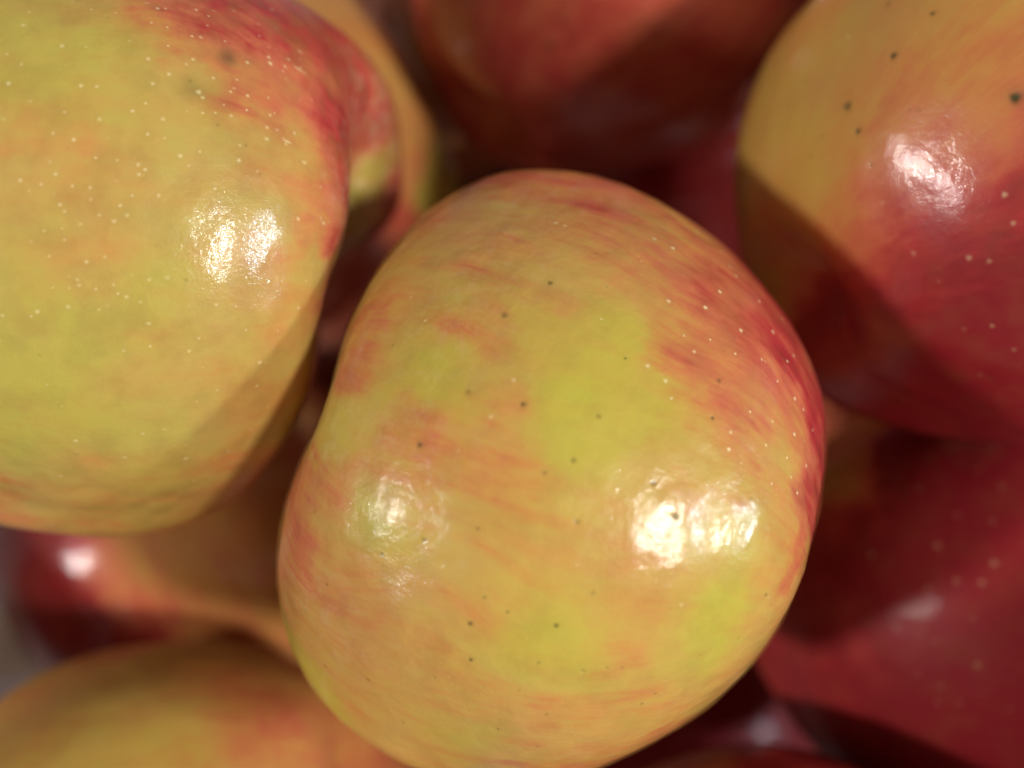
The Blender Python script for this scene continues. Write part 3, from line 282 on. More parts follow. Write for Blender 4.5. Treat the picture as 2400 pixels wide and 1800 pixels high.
  'spots': [[0.6491,0.7545,0.0967,0.000166,0.5295462466808725,1],[0.643,0.7496,0.1569,0.000182,0.3459518791181698,1],[0.6209,0.7447,0.2447,0.000192,0.44714895311889286,1],[0.6115,0.7387,0.2835,0.000185,0.5165000035117469,1],[0.5444,0.8378,0.0416,0.000281,0.5449664709778586,1],[0.5209,0.8165,0.2489,0.000265,0.4557428858125834,1],[0.528,0.7727,0.3524,0.000278,0.3838127773647557,1],[0.5135,0.7888,0.3379,0.000235,0.3154925837910119,1],[0.4845,0.8217,0.3002,0.000267,0.4747973099255088,1],[0.4825,0.7778,0.4028,0.000238,0.3924824052219558,1],[0.4443,0.8904,0.0986,0.00027,0.5312324450120885,1],[0.4431,0.8861,0.1359,0.000232,0.4404085070968966,1],[0.3775,0.9238,0.064,0.000163,0.48794499288502946,1],[0.3234,0.9454,0.0399,0.000229,0.3697181121851278,1],[0.3098,0.9466,0.0899,0.000251,0.5376578261937602,1],[0.2769,0.8994,0.3381,0.000272,0.5168046775709562,1],[0.2028,0.9785,-0.0371,0.00026,0.4649573269331924,1],[0.1952,0.9807,0.0144,0.000244,0.314745675330454,1],[0.1974,0.8869,0.4177,0.000194,0.5329914079330748,1],[0.1742,0.9572,0.2312,0.000185,0.4050573323235547,1],[0.1486,0.9677,0.2037,0.000199,0.5545961809478679,1],[0.1232,0.9802,0.1551,0.000186,0.4821367827067768,1],[0.0988,0.989,0.11,0.000204,0.3505916507374552,1],[0.2526,0.9366,0.2429,0.000266,0.3763659966177846,1],[0.2406,0.9353,0.2594,0.000227,0.5206864743861426,1],[0.2621,0.9452,0.1946,0.000181,0.4363355828083088,1],[0.2669,0.953,0.1435,0.000186,0.5391984487815548,1],[0.3878,0.838,0.3839,0.000163,0.557518941778484,1],[0.5602,0.7755,0.2911,0.000186,0.5439310655941675,1],[0.5881,0.6899,0.4221,0.000229,0.33507555464358085,1],[0.6648,0.7025,0.2541,0.000299,0.34844962184761186,1],[0.667,0.6937,0.2718,0.000179,0.5537056080148025,1],[0.6743,0.6529,0.3451,0.000256,0.5372895758099661,1],[0.6589,0.6515,0.3761,0.000189,0.48916198341897615,1],[0.6291,0.68,0.3767,0.000187,0.3585703372958795,1],[0.5919,0.729,0.3438,0.000204,0.5566454522264039,1],[0.5913,0.7195,0.3643,0.000294,0.34982805233921116,1],[0.5336,0.6968,0.4794,0.000288,0.4804500392647592,1],[0.5571,0.6391,0.5303,0.000287,0.4856015861994563,1],[0.4119,0.8029,0.4309,0.000167,0.3568925706403605,1],[0.4485,0.7751,0.4451,0.000227,0.44385773752291763,1],[0.4404,0.7559,0.4845,0.000266,0.49942171821177167,1],[0.4409,0.7214,0.534,0.000186,0.3667596124540264,1],[0.3938,0.7439,0.54,0.000238,0.3937388677957783,1],[0.3847,0.8067,0.4486,0.000275,0.35461192959529364,1],[0.3206,0.8982,0.3009,0.000177,0.3128735520916677,1],[0.3861,0.8949,0.2237,0.000245,0.545300565853483,1],[0.407,0.8779,0.2524,0.000191,0.4893975784819759,1],[0.2888,0.8781,0.3815,0.000197,0.4242555850178964,1],[0.2529,0.8988,0.358,0.000166,0.31359004283357994,1],[0.0171,0.9859,0.1665,0.0002,0.33530001940041143,1],[0.0027,0.9924,0.1227,0.000261,0.428819580556021,1],[0.0133,0.9994,0.0319,0.000173,0.4628426738416203,1],[-0.0449,0.9941,0.0991,0.000241,0.3118325414554413,1],[-0.0669,0.9947,0.0787,0.000167,0.31688406781974066,1],[-0.0668,0.9875,0.143,0.000204,0.38616550587820164,1],[-0.0766,0.9778,0.195,0.000192,0.47831616477202665,1],[-0.0842,0.973,0.2148,0.000266,0.37179156698428656,1],[-0.0377,0.9623,0.2693,0.000215,0.3992842164896478,1],[-0.0546,0.9812,0.1853,0.000207,0.3364528865505314,1],[-0.1171,0.9904,0.0731,0.000276,0.34253171576957775,1],[-0.1473,0.9889,-0.0205,0.000159,0.5151101746877944,1],[-0.134,0.991,-0.0045,0.000273,0.5061650395121399,1],[0.5172,0.851,-0.0907,0.000195,0.3206057499220682,1],[0.493,0.8685,-0.0521,0.000185,0.42648321056272914,1],[0.4424,0.8934,-0.0778,0.000284,0.5324527913988674,1],[0.4007,0.916,-0.0197,0.000155,0.4409872656827645,1],[0.3524,0.9322,-0.0825,0.000164,0.4165118557637064,1],[0.3624,0.9202,0.1483,0.000268,0.3782990020416956,1],[0.1764,0.94,0.2921,0.00025,0.35749627638892284,1],[0.1249,0.9675,0.2199,0.000272,0.3087007599659531,1],[0.1294,0.989,0.072,0.000215,0.4141357338020855,1],[0.146,0.9874,0.0607,0.000234,0.46673903978625353,1],[0.1613,0.9777,0.1342,0.000235,0.32243653508641046,1],[0.0779,0.9967,0.0214,0.000163,0.5003105296557039,1],[0.0569,0.9959,0.0704,0.000184,0.4557480143924364,1],[0.1933,0.977,0.0897,0.000158,0.5495769484662094,1],[0.1918,0.9725,0.1323,0.000218,0.41435599983071203,1],[0.2218,0.9738,0.0492,0.000247,0.4398108160528358,1],[0.3682,0.8818,0.2947,0.000293,0.37005996135450747,1],[0.2701,0.8402,0.4702,0.00028,0.480761806239562,1],[0.4417,0.8166,0.3716,0.000354,0.5086337995296962,1],[0.4577,0.8487,0.265,0.00027,0.4138329127857625,1],[0.3293,0.9072,0.262,0.000239,0.4093468106729219,1],[0.3539,0.7143,0.6038,0.000249,0.42348696160542443,1],[0.5396,0.6501,0.5349,0.000357,0.5393260859270486,1],[0.4822,0.7471,0.4575,0.000229,0.3498734685418378,1],[0.4018,0.7774,0.484,0.000197,0.5581174988792382,1],[0.3599,0.7652,0.5338,0.000289,0.38417028300236966,1],[0.5382,0.6185,0.5725,0.000277,0.3892852959244629,1],[0.5445,0.5702,0.6152,0.000264,0.34804211933015783,1],[0.5336,0.5663,0.6282,0.000222,0.3252711928483925,1],[0.5414,0.7188,0.4361,0.000188,-0.1054630801778941,1],[-0.0364,0.935,0.3527,0.000243,-0.3387905498733661,1],[0.2402,0.8216,0.517,0.000315,-0.31910610099584324,1],[0.3102,0.8179,0.4847,0.000264,-0.34755729768002,1],[0.3591,0.834,0.419,0.000256,-0.25393010171667124,1],[0.4706,0.81,0.3499,0.000217,-0.29818267290894884,1]],
  'paint': [[0.5977,0.8016,-0.0144,0.1469,0.13,0.72],[0.6299,0.7692,-0.1079,0.1072,0.13,0.576],[0.5438,0.8334,0.0982,0.1024,0.13,0.6839999999999999],[0.5132,0.8528,-0.0968,0.1039,0.13,0.576],[0.6416,0.7551,0.135,0.0842,0.35,0.288],[0.6111,0.7571,0.231,0.0937,0.5,0.216],[0.6713,0.6324,0.3864,0.1293,0.8200000000000001,0.144],[0.6535,0.5564,0.5133,0.1317,0.86,0.144],[0.6288,0.4721,0.6178,0.135,0.86,0.144],[0.5456,0.3623,0.7556,0.1164,0.86,0.072],[0.551,0.6974,0.4582,0.1043,0.67,0.144],[0.4795,0.6792,0.5556,0.1251,0.68,0.144],[0.4223,0.587,0.6908,0.1076,0.8,0.144],[0.5523,-0.0313,0.8331,0.1042,0.86,0.072],[0.4358,-0.188,0.8802,0.0951,0.86,0.072],[0.2698,-0.3705,0.8888,0.0717,0.85,0.144],[0.5838,0.7442,0.3244,0.1037,0.45,0.216],[0.5226,0.7978,0.3006,0.1017,0.35,0.288],[0.4521,0.8596,0.2379,0.0999,0.28,0.36],[0.4359,0.8263,0.3565,0.0899,0.3,0.288],[0.61,0.7609,0.221,0.0416,0.3,0.576],[0.5268,0.8259,0.201,0.0609,0.13,0.648],[0.3882,0.9215,0.0109,0.1202,0.25,0.288],[0.3401,0.9332,0.1159,0.0986,0.3,0.288],[0.2933,0.9557,0.0265,0.0692,0.42,0.216],[0.1953,0.9801,-0.0344,0.1187,0.32,0.216],[0.3789,0.8714,0.3115,0.0986,0.13,0.432],[0.3952,0.8135,0.4267,0.0797,0.35,0.288],[0.3207,0.8175,0.4783,0.0792,0.38,0.216],[0.3252,0.7774,0.5384,0.0701,0.6,0.216],[0.2228,0.8428,0.49,0.0783,0.15,0.432],[0.1559,0.8967,0.4142,0.0965,0.13,0.432],[0.3151,0.6956,0.6456,0.0619,0.38,0.576],[0.3677,0.7079,0.6031,0.0617,0.6799999999999999,0.216],[0.2393,0.7701,0.5914,0.0601,0.7,0.216],[0.2022,0.694,0.691,0.062,0.73,0.216],[0.107,0.7522,0.6502,0.0605,0.73,0.216],[0.1602,0.8061,0.5697,0.0691,0.48000000000000004,0.216],[0.3192,0.5946,0.738,0.0752,0.85,0.144],[0.3217,-0.2252,0.9197,0.0682,0.3,0.95],[0.2351,-0.2358,0.9429,0.068,0.3,0.95],[0.1586,0.8397,0.5194,0.0586,0.15,0.504],[0.2368,0.9463,0.2202,0.1163,0.2,0.288],[0.1264,0.9845,0.1216,0.1164,0.35,0.216],[0.1096,0.9563,0.2712,0.096,0.3,0.288],[0.1972,0.9203,0.338,0.0965,0.15,0.36],[0.0104,0.9993,-0.037,0.1184,0.13,0.576],[-0.04,0.997,0.0668,0.1172,0.13,0.504],[-0.0868,0.9595,0.2681,0.0965,0.13,0.576],[-0.1807,0.9643,0.1936,0.1172,0.13,0.648],[-0.2122,0.9772,0.0037,0.1195,0.13,0.648],[-0.3331,0.9414,-0.0527,0.1223,0.13,0.72],[-0.4661,0.8792,-0.0987,0.1055,0.13,0.72],[-0.3884,0.917,0.091,0.1015,0.13,0.648],[-0.4513,0.8721,0.1891,0.1025,0.13,0.648],[-0.5257,0.801,0.2865,0.1048,0.2,0.504],[0.0696,0.9198,0.3861,0.096,0.13,0.504],[-0.0824,0.8931,0.4423,0.0775,0.25,0.36],[-0.197,0.8661,0.4595,0.0983,0.35,0.216],[-0.1546,0.8126,0.562,0.0896,0.32,0.288],[-0.3194,0.8562,0.4061,0.1,0.2,0.432],[-0.2705,0.9119,0.3087,0.0986,0.3,0.288],[-0.2994,0.94,0.1639,0.0596,0.3,0.288],[-0.3272,0.7828,0.5293,0.102,0.32,0.288],[-0.2121,0.7542,0.6214,0.0715,0.53,0.216],[-0.1533,0.7072,0.6902,0.0522,0.6799999999999999,0.144],[-0.3348,0.6305,0.7003,0.0652,0.5,0.216],[-0.5197,0.6895,0.5044,0.0859,0.4,0.288],[-0.4562,0.7956,0.3987,0.1035,0.13,0.504],[-0.6082,0.7862,0.1092,0.1078,0.28,0.36],[-0.7565,0.6441,-0.113,0.1161,0.38,0.288],[-0.7466,0.6343,-0.2007,0.0938,0.45,0.216],[-0.8176,0.564,0.1158,0.0939,0.25,0.36],[-0.8185,0.492,0.2965,0.083,0.5,0.216],[-0.7879,0.4311,0.4397,0.0838,0.6,0.216],[-0.5318,0.8468,0.0121,0.1059,0.13,0.576],[-0.0641,0.7927,0.6062,0.0699,0.28,0.504],[0.0035,0.9411,0.3382,0.0768,0.13,0.504],[-0.8469,0.5299,-0.0445,0.096,0.5,0.216],[-0.1036,0.9909,-0.0858,0.0999,0.15,0.504],[0.3623,0.9285,-0.0812,0.1009,0.2,0.432]],
  'stain': [[0.5415,0.7203,0.4335,0.0261,1.0],[0.4418,0.8213,0.361,0.0278,0.4],[0.4691,0.8132,0.3445,0.0254,0.3]],
 },
 'right': {
  'loc': [0.07388,0.03212,0.145],
  'axis': (0.85, 0.5, -0.15),
  'roll': 0.9,
  'R': 0.0405,
  'cav': 0.38,
  'cavw': 0.36,
  'lobe': 0.01,
  'lph': 0.3,
  'seed': 31,
  'N': 120,
  'lumps': [[0.0964,-0.6064,-0.7893,0.0007,0.12],[0.1582,-0.7095,-0.6867,-0.0032,0.12],[0.2913,-0.7334,-0.6142,-0.0032,0.12],[0.3092,-0.7753,-0.5508,-0.0036,0.12],[0.3208,-0.8045,-0.4999,-0.0034,0.12],[0.3831,-0.7931,-0.4736,-0.0038,0.12],[0.3898,-0.8068,-0.4439,-0.0041,0.12],[0.418,-0.8242,-0.382,-0.0056,0.12],[0.4972,-0.8001,-0.3356,-0.0055,0.12],[0.5533,-0.7935,-0.2532,-0.0064,0.12],[0.6001,-0.7702,-0.2161,-0.0064,0.12],[0.6447,-0.7428,-0.1804,-0.0066,0.12],[-0.5349,0.7671,-0.3541,-0.0014,0.12],[-0.5529,0.7279,-0.4056,0.0045,0.12],[-0.5767,0.6868,-0.4424,0.0073,0.12],[-0.5828,0.6498,-0.488,0.0046,0.12],[-0.6039,0.602,-0.5224,0.0029,0.12],[-0.6068,0.5588,-0.5654,0.0046,0.12],[-0.6021,0.5225,-0.6037,0.0077,0.12],[-0.5903,0.4724,-0.6545,0.0092,0.12],[-0.56,0.4121,-0.7187,0.0088,0.12],[-0.558,0.3074,-0.7708,0.0191,0.12],[-0.5094,0.2616,-0.8198,0.0145,0.12],[-0.4981,0.2047,-0.8426,0.0181,0.12],[-0.4937,0.123,-0.8609,0.0281,0.12],[-0.495,0.0995,-0.8632,0.0138,0.12],[-0.4971,-0.0383,-0.8669,0.0138,0.12],[-0.4469,-0.0936,-0.8897,0.0235,0.12],[-0.4144,-0.1665,-0.8947,0.01,0.12],[-0.3771,-0.2344,-0.896,0.0118,0.12],[-0.3215,-0.3037,-0.8969,0.0112,0.12],[-0.2821,-0.3722,-0.8842,0.0111,0.12],[-0.2293,-0.4234,-0.8764,0.0047,0.12],[-0.1481,-0.4614,-0.8748,0.003,0.12],[-0.0086,-0.5267,-0.85,-0.0012,0.12],[0.0362,-0.5716,-0.8197,0.0002,0.12],[0.1099,-0.6776,-0.7272,0.0009,0.12],[0.2389,-0.7124,-0.6599,0.0002,0.12],[0.3209,-0.8258,-0.4639,-0.0013,0.12],[0.3658,-0.8307,-0.4196,-0.0011,0.12],[0.4424,-0.8388,-0.3174,-0.0024,0.12],[0.5152,-0.8292,-0.217,-0.0033,0.12],[0.6751,-0.6751,-0.2973,-0.0061,0.12],[0.6877,-0.6877,-0.2329,-0.004,0.12],[-0.5838,0.4163,-0.6971,0.0026,0.12],[-0.5569,0.3745,-0.7414,0.0081,0.12],[-0.4711,0.0493,-0.8807,0.0159,0.12],[-0.396,-0.1851,-0.8994,0.0022,0.12],[-0.1774,-0.4744,-0.8622,0.0034,0.12],[-0.0842,-0.4957,-0.8644,0.0022,0.12],[0.2526,-0.8283,-0.5,-0.0025,0.12],[0.4071,-0.7399,-0.5356,-0.0009,0.12],[0.4994,-0.7438,-0.4442,-0.001,0.12],[0.4537,-0.8601,-0.2332,-0.0025,0.12],[0.4883,-0.8515,-0.191,-0.0023,0.12],[0.5154,-0.8461,-0.1355,-0.004,0.12],[0.5686,-0.8154,-0.1086,-0.0034,0.12],[-0.4315,-0.127,-0.8931,0.002,0.12],[0.556,-0.7136,-0.4261,-0.0021,0.12],[0.6394,-0.6863,-0.3466,-0.0017,0.12],[0.7077,-0.6594,-0.2537,-0.007,0.12],[0.4161,-0.8613,-0.2917,-0.001,0.12],[0.538,-0.8393,-0.0787,-0.0063,0.12],[-0.5184,0.1871,-0.8344,-0.0031,0.12],[0.6053,-0.6974,-0.3837,-0.0013,0.12],[0.4125,-0.7821,-0.467,0.0011,0.12],[0.425,-0.8796,-0.2136,-0.0014,0.12],[0.4942,-0.8618,-0.1147,-0.0008,0.12],[0.6932,-0.6459,-0.3199,-0.0003,0.12],[-0.4664,-0.0234,-0.8843,0.0031,0.12]],
  'spots': [[0.6773,-0.0607,-0.7332,0.000804,-0.7588595561732944,1],[0.6452,0.0245,-0.7636,0.000505,-0.8983149151468216,1],[0.8046,-0.024,-0.5933,0.000598,-0.8719979617276087,1],[0.8853,-0.0098,-0.4649,0.000419,-0.7669814347270145,1],[0.7967,0.3478,-0.4943,0.000839,-1.0621678383192485,1],[0.6395,-0.2992,-0.7081,0.000292,-0.5194534014475201,1],[0.5216,-0.0923,-0.8482,0.000328,-0.3461364570546373,1],[0.5895,0.1232,-0.7983,0.000341,-0.40548757284812786,1],[0.5651,-0.0942,-0.8196,0.000215,-0.41312244168239953,1],[0.5122,0.2162,-0.8312,0.000431,0.17530545108497175,1],[0.7342,0.1288,-0.6666,0.00025,-0.31197944991709825,1],[0.7383,0.1566,-0.6561,0.000328,-0.2791088725346895,1],[0.6049,0.4871,-0.63,0.000427,0.36455852215842144,1],[0.5396,0.5451,-0.6417,0.000379,0.2869986678842852,1],[0.433,0.504,-0.7473,0.000456,0.28552719297557244,1],[0.433,0.5502,-0.714,0.000395,0.20388003522140338,1],[0.2297,0.6322,-0.7399,0.000309,0.3168412309668316,1],[0.1473,0.698,-0.7008,0.000282,0.25434916794978996,1],[0.4065,0.37,-0.8353,0.000443,0.21403864439707673,1],[0.3454,0.4668,-0.8141,0.000236,0.1326585208754807,1],[0.2024,0.5765,-0.7916,0.000353,0.11968237777158768,1],[0.8587,-0.1701,-0.4835,0.000479,-0.41221664651394296,1],[0.0008,0.6513,-0.7588,0.000468,0.0894461656732475,1],[-0.0355,0.6038,-0.7963,0.000522,-0.3547903969971111,1],[-0.0082,0.6737,-0.739,0.000711,-0.3076710615458147,1]],
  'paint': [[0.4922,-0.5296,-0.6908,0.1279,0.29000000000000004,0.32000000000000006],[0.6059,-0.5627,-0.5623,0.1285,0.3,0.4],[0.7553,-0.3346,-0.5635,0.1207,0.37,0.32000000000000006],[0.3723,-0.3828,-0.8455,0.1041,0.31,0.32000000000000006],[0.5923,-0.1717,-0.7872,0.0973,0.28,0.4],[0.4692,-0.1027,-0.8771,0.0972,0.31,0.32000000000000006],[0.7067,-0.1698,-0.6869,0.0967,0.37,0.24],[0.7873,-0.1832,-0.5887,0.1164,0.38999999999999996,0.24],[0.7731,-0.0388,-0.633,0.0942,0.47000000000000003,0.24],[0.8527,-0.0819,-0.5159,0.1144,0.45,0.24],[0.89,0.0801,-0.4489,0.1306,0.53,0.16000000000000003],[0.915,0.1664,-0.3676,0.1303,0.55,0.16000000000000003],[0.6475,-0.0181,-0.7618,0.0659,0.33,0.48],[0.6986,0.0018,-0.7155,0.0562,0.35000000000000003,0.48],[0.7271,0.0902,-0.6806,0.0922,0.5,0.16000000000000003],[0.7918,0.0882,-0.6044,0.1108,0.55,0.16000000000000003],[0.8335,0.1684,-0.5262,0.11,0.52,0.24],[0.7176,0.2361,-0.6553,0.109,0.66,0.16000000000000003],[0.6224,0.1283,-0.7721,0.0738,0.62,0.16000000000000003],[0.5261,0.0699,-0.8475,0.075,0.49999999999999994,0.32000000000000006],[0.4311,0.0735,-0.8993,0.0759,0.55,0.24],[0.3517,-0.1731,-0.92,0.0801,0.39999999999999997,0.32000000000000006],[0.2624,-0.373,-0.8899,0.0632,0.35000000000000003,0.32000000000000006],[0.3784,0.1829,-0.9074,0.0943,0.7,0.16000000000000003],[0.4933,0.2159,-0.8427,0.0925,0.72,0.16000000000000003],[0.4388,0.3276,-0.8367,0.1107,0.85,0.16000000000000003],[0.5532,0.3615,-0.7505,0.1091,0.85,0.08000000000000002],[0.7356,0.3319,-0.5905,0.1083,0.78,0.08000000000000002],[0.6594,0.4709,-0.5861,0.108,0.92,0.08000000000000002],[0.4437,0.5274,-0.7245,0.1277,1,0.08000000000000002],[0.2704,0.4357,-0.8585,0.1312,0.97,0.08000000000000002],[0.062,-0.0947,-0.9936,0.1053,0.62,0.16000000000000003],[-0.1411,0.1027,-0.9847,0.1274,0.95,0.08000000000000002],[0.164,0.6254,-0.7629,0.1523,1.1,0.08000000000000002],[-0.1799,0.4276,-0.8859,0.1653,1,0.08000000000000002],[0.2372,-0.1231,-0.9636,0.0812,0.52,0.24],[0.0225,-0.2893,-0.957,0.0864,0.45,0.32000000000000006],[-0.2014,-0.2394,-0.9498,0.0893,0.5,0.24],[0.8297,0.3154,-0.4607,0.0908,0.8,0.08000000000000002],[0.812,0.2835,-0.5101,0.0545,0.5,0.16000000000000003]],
  'stain': [[0.7989,0.344,-0.4933,0.0251,0.4]],
 },
 'top': {
  'loc': [0.02127,0.08677,0.098],
  'axis': (0.5, 0.6, 0.1),
  'roll': 0.2,
  'R': 0.0443,
  'cav': 0.38,
  'cavw': 0.36,
  'lobe': 0.012,
  'lph': 0.3,
  'seed': 37,
  'N': 80,
  'lumps': [[-0.4334,-0.0873,-0.897,0.0135,0.12],[-0.3754,-0.1304,-0.9177,0.0207,0.12],[-0.3114,-0.1904,-0.931,0.0205,0.12],[-0.2379,-0.2433,-0.9403,0.0462,0.12],[-0.1504,-0.3088,-0.9392,0.0475,0.12],[-0.0217,-0.3215,-0.9467,0.0617,0.12],[0.0699,-0.321,-0.9445,0.046,0.12],[0.1408,-0.3128,-0.9393,0.0461,0.12],[0.2772,-0.2418,-0.9299,0.0372,0.12],[0.3371,-0.0415,-0.9405,0.0109,0.12],[0.4012,-0.0598,-0.914,0.0007,0.12],[0.4585,-0.0313,-0.8882,0.0004,0.12],[0.5238,-0.03,-0.8513,-0.0051,0.12],[0.6214,-0.0207,-0.7832,-0.0053,0.12],[0.6676,-0.0066,-0.7445,-0.0035,0.12],[0.7193,-0.019,-0.6944,-0.0097,0.12],[-0.3496,-0.1564,-0.9238,0.0063,0.12],[0.2099,-0.2835,-0.9357,0.0156,0.12],[0.3434,-0.1157,-0.932,0.0084,0.12],[0.572,0.0024,-0.8203,-0.0055,0.12],[-0.3821,-0.1542,-0.9111,0.0138,0.12],[-0.0923,-0.3057,-0.9476,0.0431,0.12],[0.4654,-0.0688,-0.8824,-0.0063,0.12],[-0.269,-0.2218,-0.9373,-0.0003,0.12],[0.5267,-0.0632,-0.8477,0.0006,0.12],[0.0167,-0.3207,-0.947,0.0006,0.12],[0.3498,-0.1536,-0.9242,0.0047,0.12],[-0.16,-0.2834,-0.9455,0.007,0.12],[0.3487,-0.1727,-0.9212,0.0007,0.12],[0.526,-0.0824,-0.8465,0.0011,0.12]],
  'spots': [[-0.0205,0.7589,-0.6509,0.00109,-0.5845595219104015,1],[0.0013,0.8332,-0.553,0.000843,-0.3377786551370487,1]],
  'paint': [[0.432,0.2853,-0.8556,0.1164,0.82,0.15],[0.2586,0.292,-0.9208,0.1157,0.82,0.15],[0.2807,0.572,-0.7707,0.0725,0.82,0.3],[0.1534,0.727,-0.6693,0.105,0.82,0.1],[0.0423,0.6056,-0.7946,0.1077,0.82,0.1],[0.1789,0.5559,-0.8118,0.0908,0.82,0.1],[-0.0002,0.7598,-0.6502,0.1042,0.82,0.15],[-0.0173,0.8612,-0.508,0.1021,0.82,0.1],[-0.2127,0.9035,-0.3722,0.1021,0.82,0.1],[-0.1709,0.6044,-0.7781,0.1081,0.82,0.15],[-0.2672,0.719,-0.6416,0.1058,0.82,0.15],[-0.3702,0.7755,-0.5113,0.105,0.82,0.1],[0.0542,0.4751,-0.8783,0.0924,0.82,0.2],[-0.0161,-0.1531,-0.9881,0.0845,0.82,0.35],[-0.1521,-0.1017,-0.9831,0.0837,0.82,0.45],[0.1196,-0.1918,-0.9741,0.0853,0.82,0.25],[-0.2848,0.3959,-0.873,0.0755,0.82,0.2],[-0.4055,0.4542,-0.7932,0.0748,0.82,0.2],[-0.405,0.6468,-0.6462,0.0899,0.82,0.15],[-0.2697,-0.0514,-0.9616,0.0623,0.82,0.4],[-0.4607,0.8067,-0.37,0.1401,0.82,0.05],[-0.4838,0.8582,-0.1713,0.14,0.82,0.05],[-0.7063,0.4753,-0.5246,0.1513,0.82,0.1],[-0.6012,0.4353,-0.6701,0.0947,0.82,0.15]],
  'stain': [[-0.2289,-0.143,-0.9629,0.127,0.5]],
 },
 'behind': {
  'loc': [-0.05382,0.05296,0.075],
  'axis': (-0.8, -0.5, -0.1),
  'roll': 0.2,
  'R': 0.04,
  'cav': 0.38,
  'cavw': 0.36,
  'lobe': 0.01,
  'lph': 0.9,
  'seed': 41,
  'N': 80,
  'lumps': [[-0.3281,0.2337,-0.9153,0.0227,0.12],[-0.2631,0.2277,-0.9375,0.0147,0.12],[-0.3206,0.0251,-0.9469,0.0347,0.12],[-0.3031,-0.0756,-0.95,0.0321,0.12],[-0.2673,-0.144,-0.9528,0.0239,0.12],[-0.2385,-0.2209,-0.9457,0.0164,0.12],[-0.1785,-0.2491,-0.9519,0.0034,0.12],[-0.06,-0.3202,-0.9455,0.0128,0.12],[-0.0014,-0.3429,-0.9394,0.0052,0.12],[0.0715,-0.3332,-0.9401,-0.008,0.12],[0.3037,-0.042,-0.9518,-0.0036,0.12],[0.3348,-0.1244,-0.934,-0.0101,0.12],[0.4,-0.121,-0.9085,-0.0049,0.12],[0.4435,-0.1795,-0.8781,-0.0023,0.12],[0.5049,-0.174,-0.8455,-0.0036,0.12],[0.53,-0.2147,-0.8204,0.0051,0.12],[0.5939,-0.257,-0.7624,0.0177,0.12],[0.6437,-0.2709,-0.7157,0.0446,0.12],[0.6832,-0.2928,-0.6689,0.0474,0.12],[0.7299,-0.3061,-0.6112,0.0156,0.12],[-0.2992,0.1758,-0.9378,0.0142,0.12],[-0.3374,-0.0083,-0.9413,0.0235,0.12],[-0.1265,-0.2848,-0.9502,0.0104,0.12],[0.1366,-0.3384,-0.9311,-0.0094,0.12],[0.3811,-0.1704,-0.9087,-0.0031,0.12],[0.5409,-0.2415,-0.8057,-0.0075,0.12],[-0.2153,-0.1799,-0.9598,-0.0005,0.12],[0.2229,-0.3289,-0.9177,-0.0057,0.12],[0.4174,-0.0881,-0.9044,-0.0031,0.12],[-0.3389,0.1978,-0.9198,0.0042,0.12],[-0.321,0.1452,-0.9359,0.0072,0.12],[0.3701,-0.041,-0.9281,-0.009,0.12],[0.4851,-0.2214,-0.846,-0.0048,0.12],[-0.3323,0.1738,-0.927,-0.0012,0.12],[-0.2516,-0.1108,-0.9615,-0.0013,0.12],[0.0658,-0.3614,-0.9301,-0.0013,0.12],[-0.3354,0.1078,-0.9359,-0.0002,0.12],[0.2796,-0.2266,-0.933,-0.0008,0.12],[-0.2869,-0.0423,-0.957,-0.0003,0.12]],
  'spots': [],
  'paint': [[0.2684,0.503,-0.8216,0.0896,0.42,0.03],[0.487,0.409,-0.7718,0.0893,0.42,0.03],[-0.0682,0.6791,-0.7309,0.1357,0.42,0.09],[-0.0419,0.5665,-0.823,0.1146,0.42,0.06],[0.2044,0.582,-0.7871,0.1113,0.42,0.06],[0.4167,0.5228,-0.7436,0.1101,0.42,0.06],[0.5557,0.3349,-0.761,0.0899,0.5,0.06],[0.6916,0.2853,-0.6635,0.0897,0.55,0.06],[0.681,0.0127,-0.7322,0.0587,0.1,0.8],[0.7463,0.0801,-0.6608,0.0578,0.1,0.8],[-0.2086,-0.0364,-0.9773,0.0763,0.42,0.09],[0.8307,0.3499,-0.433,0.1098,0.8,0.3],[0.9392,0.3134,-0.1403,0.1325,0.8,1],[0.9925,0.0976,0.0741,0.138,0.8,1],[0.8568,0.4396,-0.2697,0.1082,0.8,0.8]],  # the redder, darker patches facing the gap are painted shade
  'stain': [],
 },
 'lowleft': {
  'loc': [-0.07296,-0.03791,0.06],
  'axis': (-0.2, 0.9, 0.3),
  'roll': 0.2,
  'R': 0.0442,
  'cav': 0.3,
  'cavw': 0.36,
  'lobe': 0.006,
  'lph': 0.9,
  'seed': 43,
  'N': 80,
  'lumps': [],
  'spots': [],
  'paint': [[0.6158,0.6445,0.4533,0.13,1,0.1],[0.5502,0.7844,0.2865,0.1279,1,0.1],[0.4695,0.8787,0.0859,0.1274,0.98,0.1],[0.3385,0.8292,0.4447,0.1028,0.95,0.1],[0.2435,0.9063,0.3455,0.0813,0.75,0.1],[0.1683,0.8938,0.4157,0.1008,0.55,0.2],[0.0272,0.9096,0.4146,0.1199,0.5,0.3],[0.2341,0.9483,0.2142,0.0817,0.7,0.2],[0.1583,0.9808,0.1139,0.1022,0.85,0.1],[0.0233,0.9807,0.1941,0.1008,0.6,0.3],[-0.1267,0.935,0.3312,0.1197,0.6,0.4],[-0.251,0.9137,0.3197,0.1198,0.6,0.4],[-0.2871,0.9519,0.1068,0.1217,0.6,0.4],[-0.0811,0.9954,0.0507,0.1017,0.6,0.3],[0.2359,0.9706,0.0483,0.0828,0.9,0.1],[-0.6672,0.4468,0.596,0.1281,0.6,0.4]],  # the brownish patches on the right side are painted shade
  'stain': [],
 },
 'bottomleft': {
  'loc': [-0.05383,-0.08685,0.128],
  'axis': (-0.8, -0.6, -0.15),
  'roll': 0.2,
  'R': 0.0427,
  'cav': 0.38,
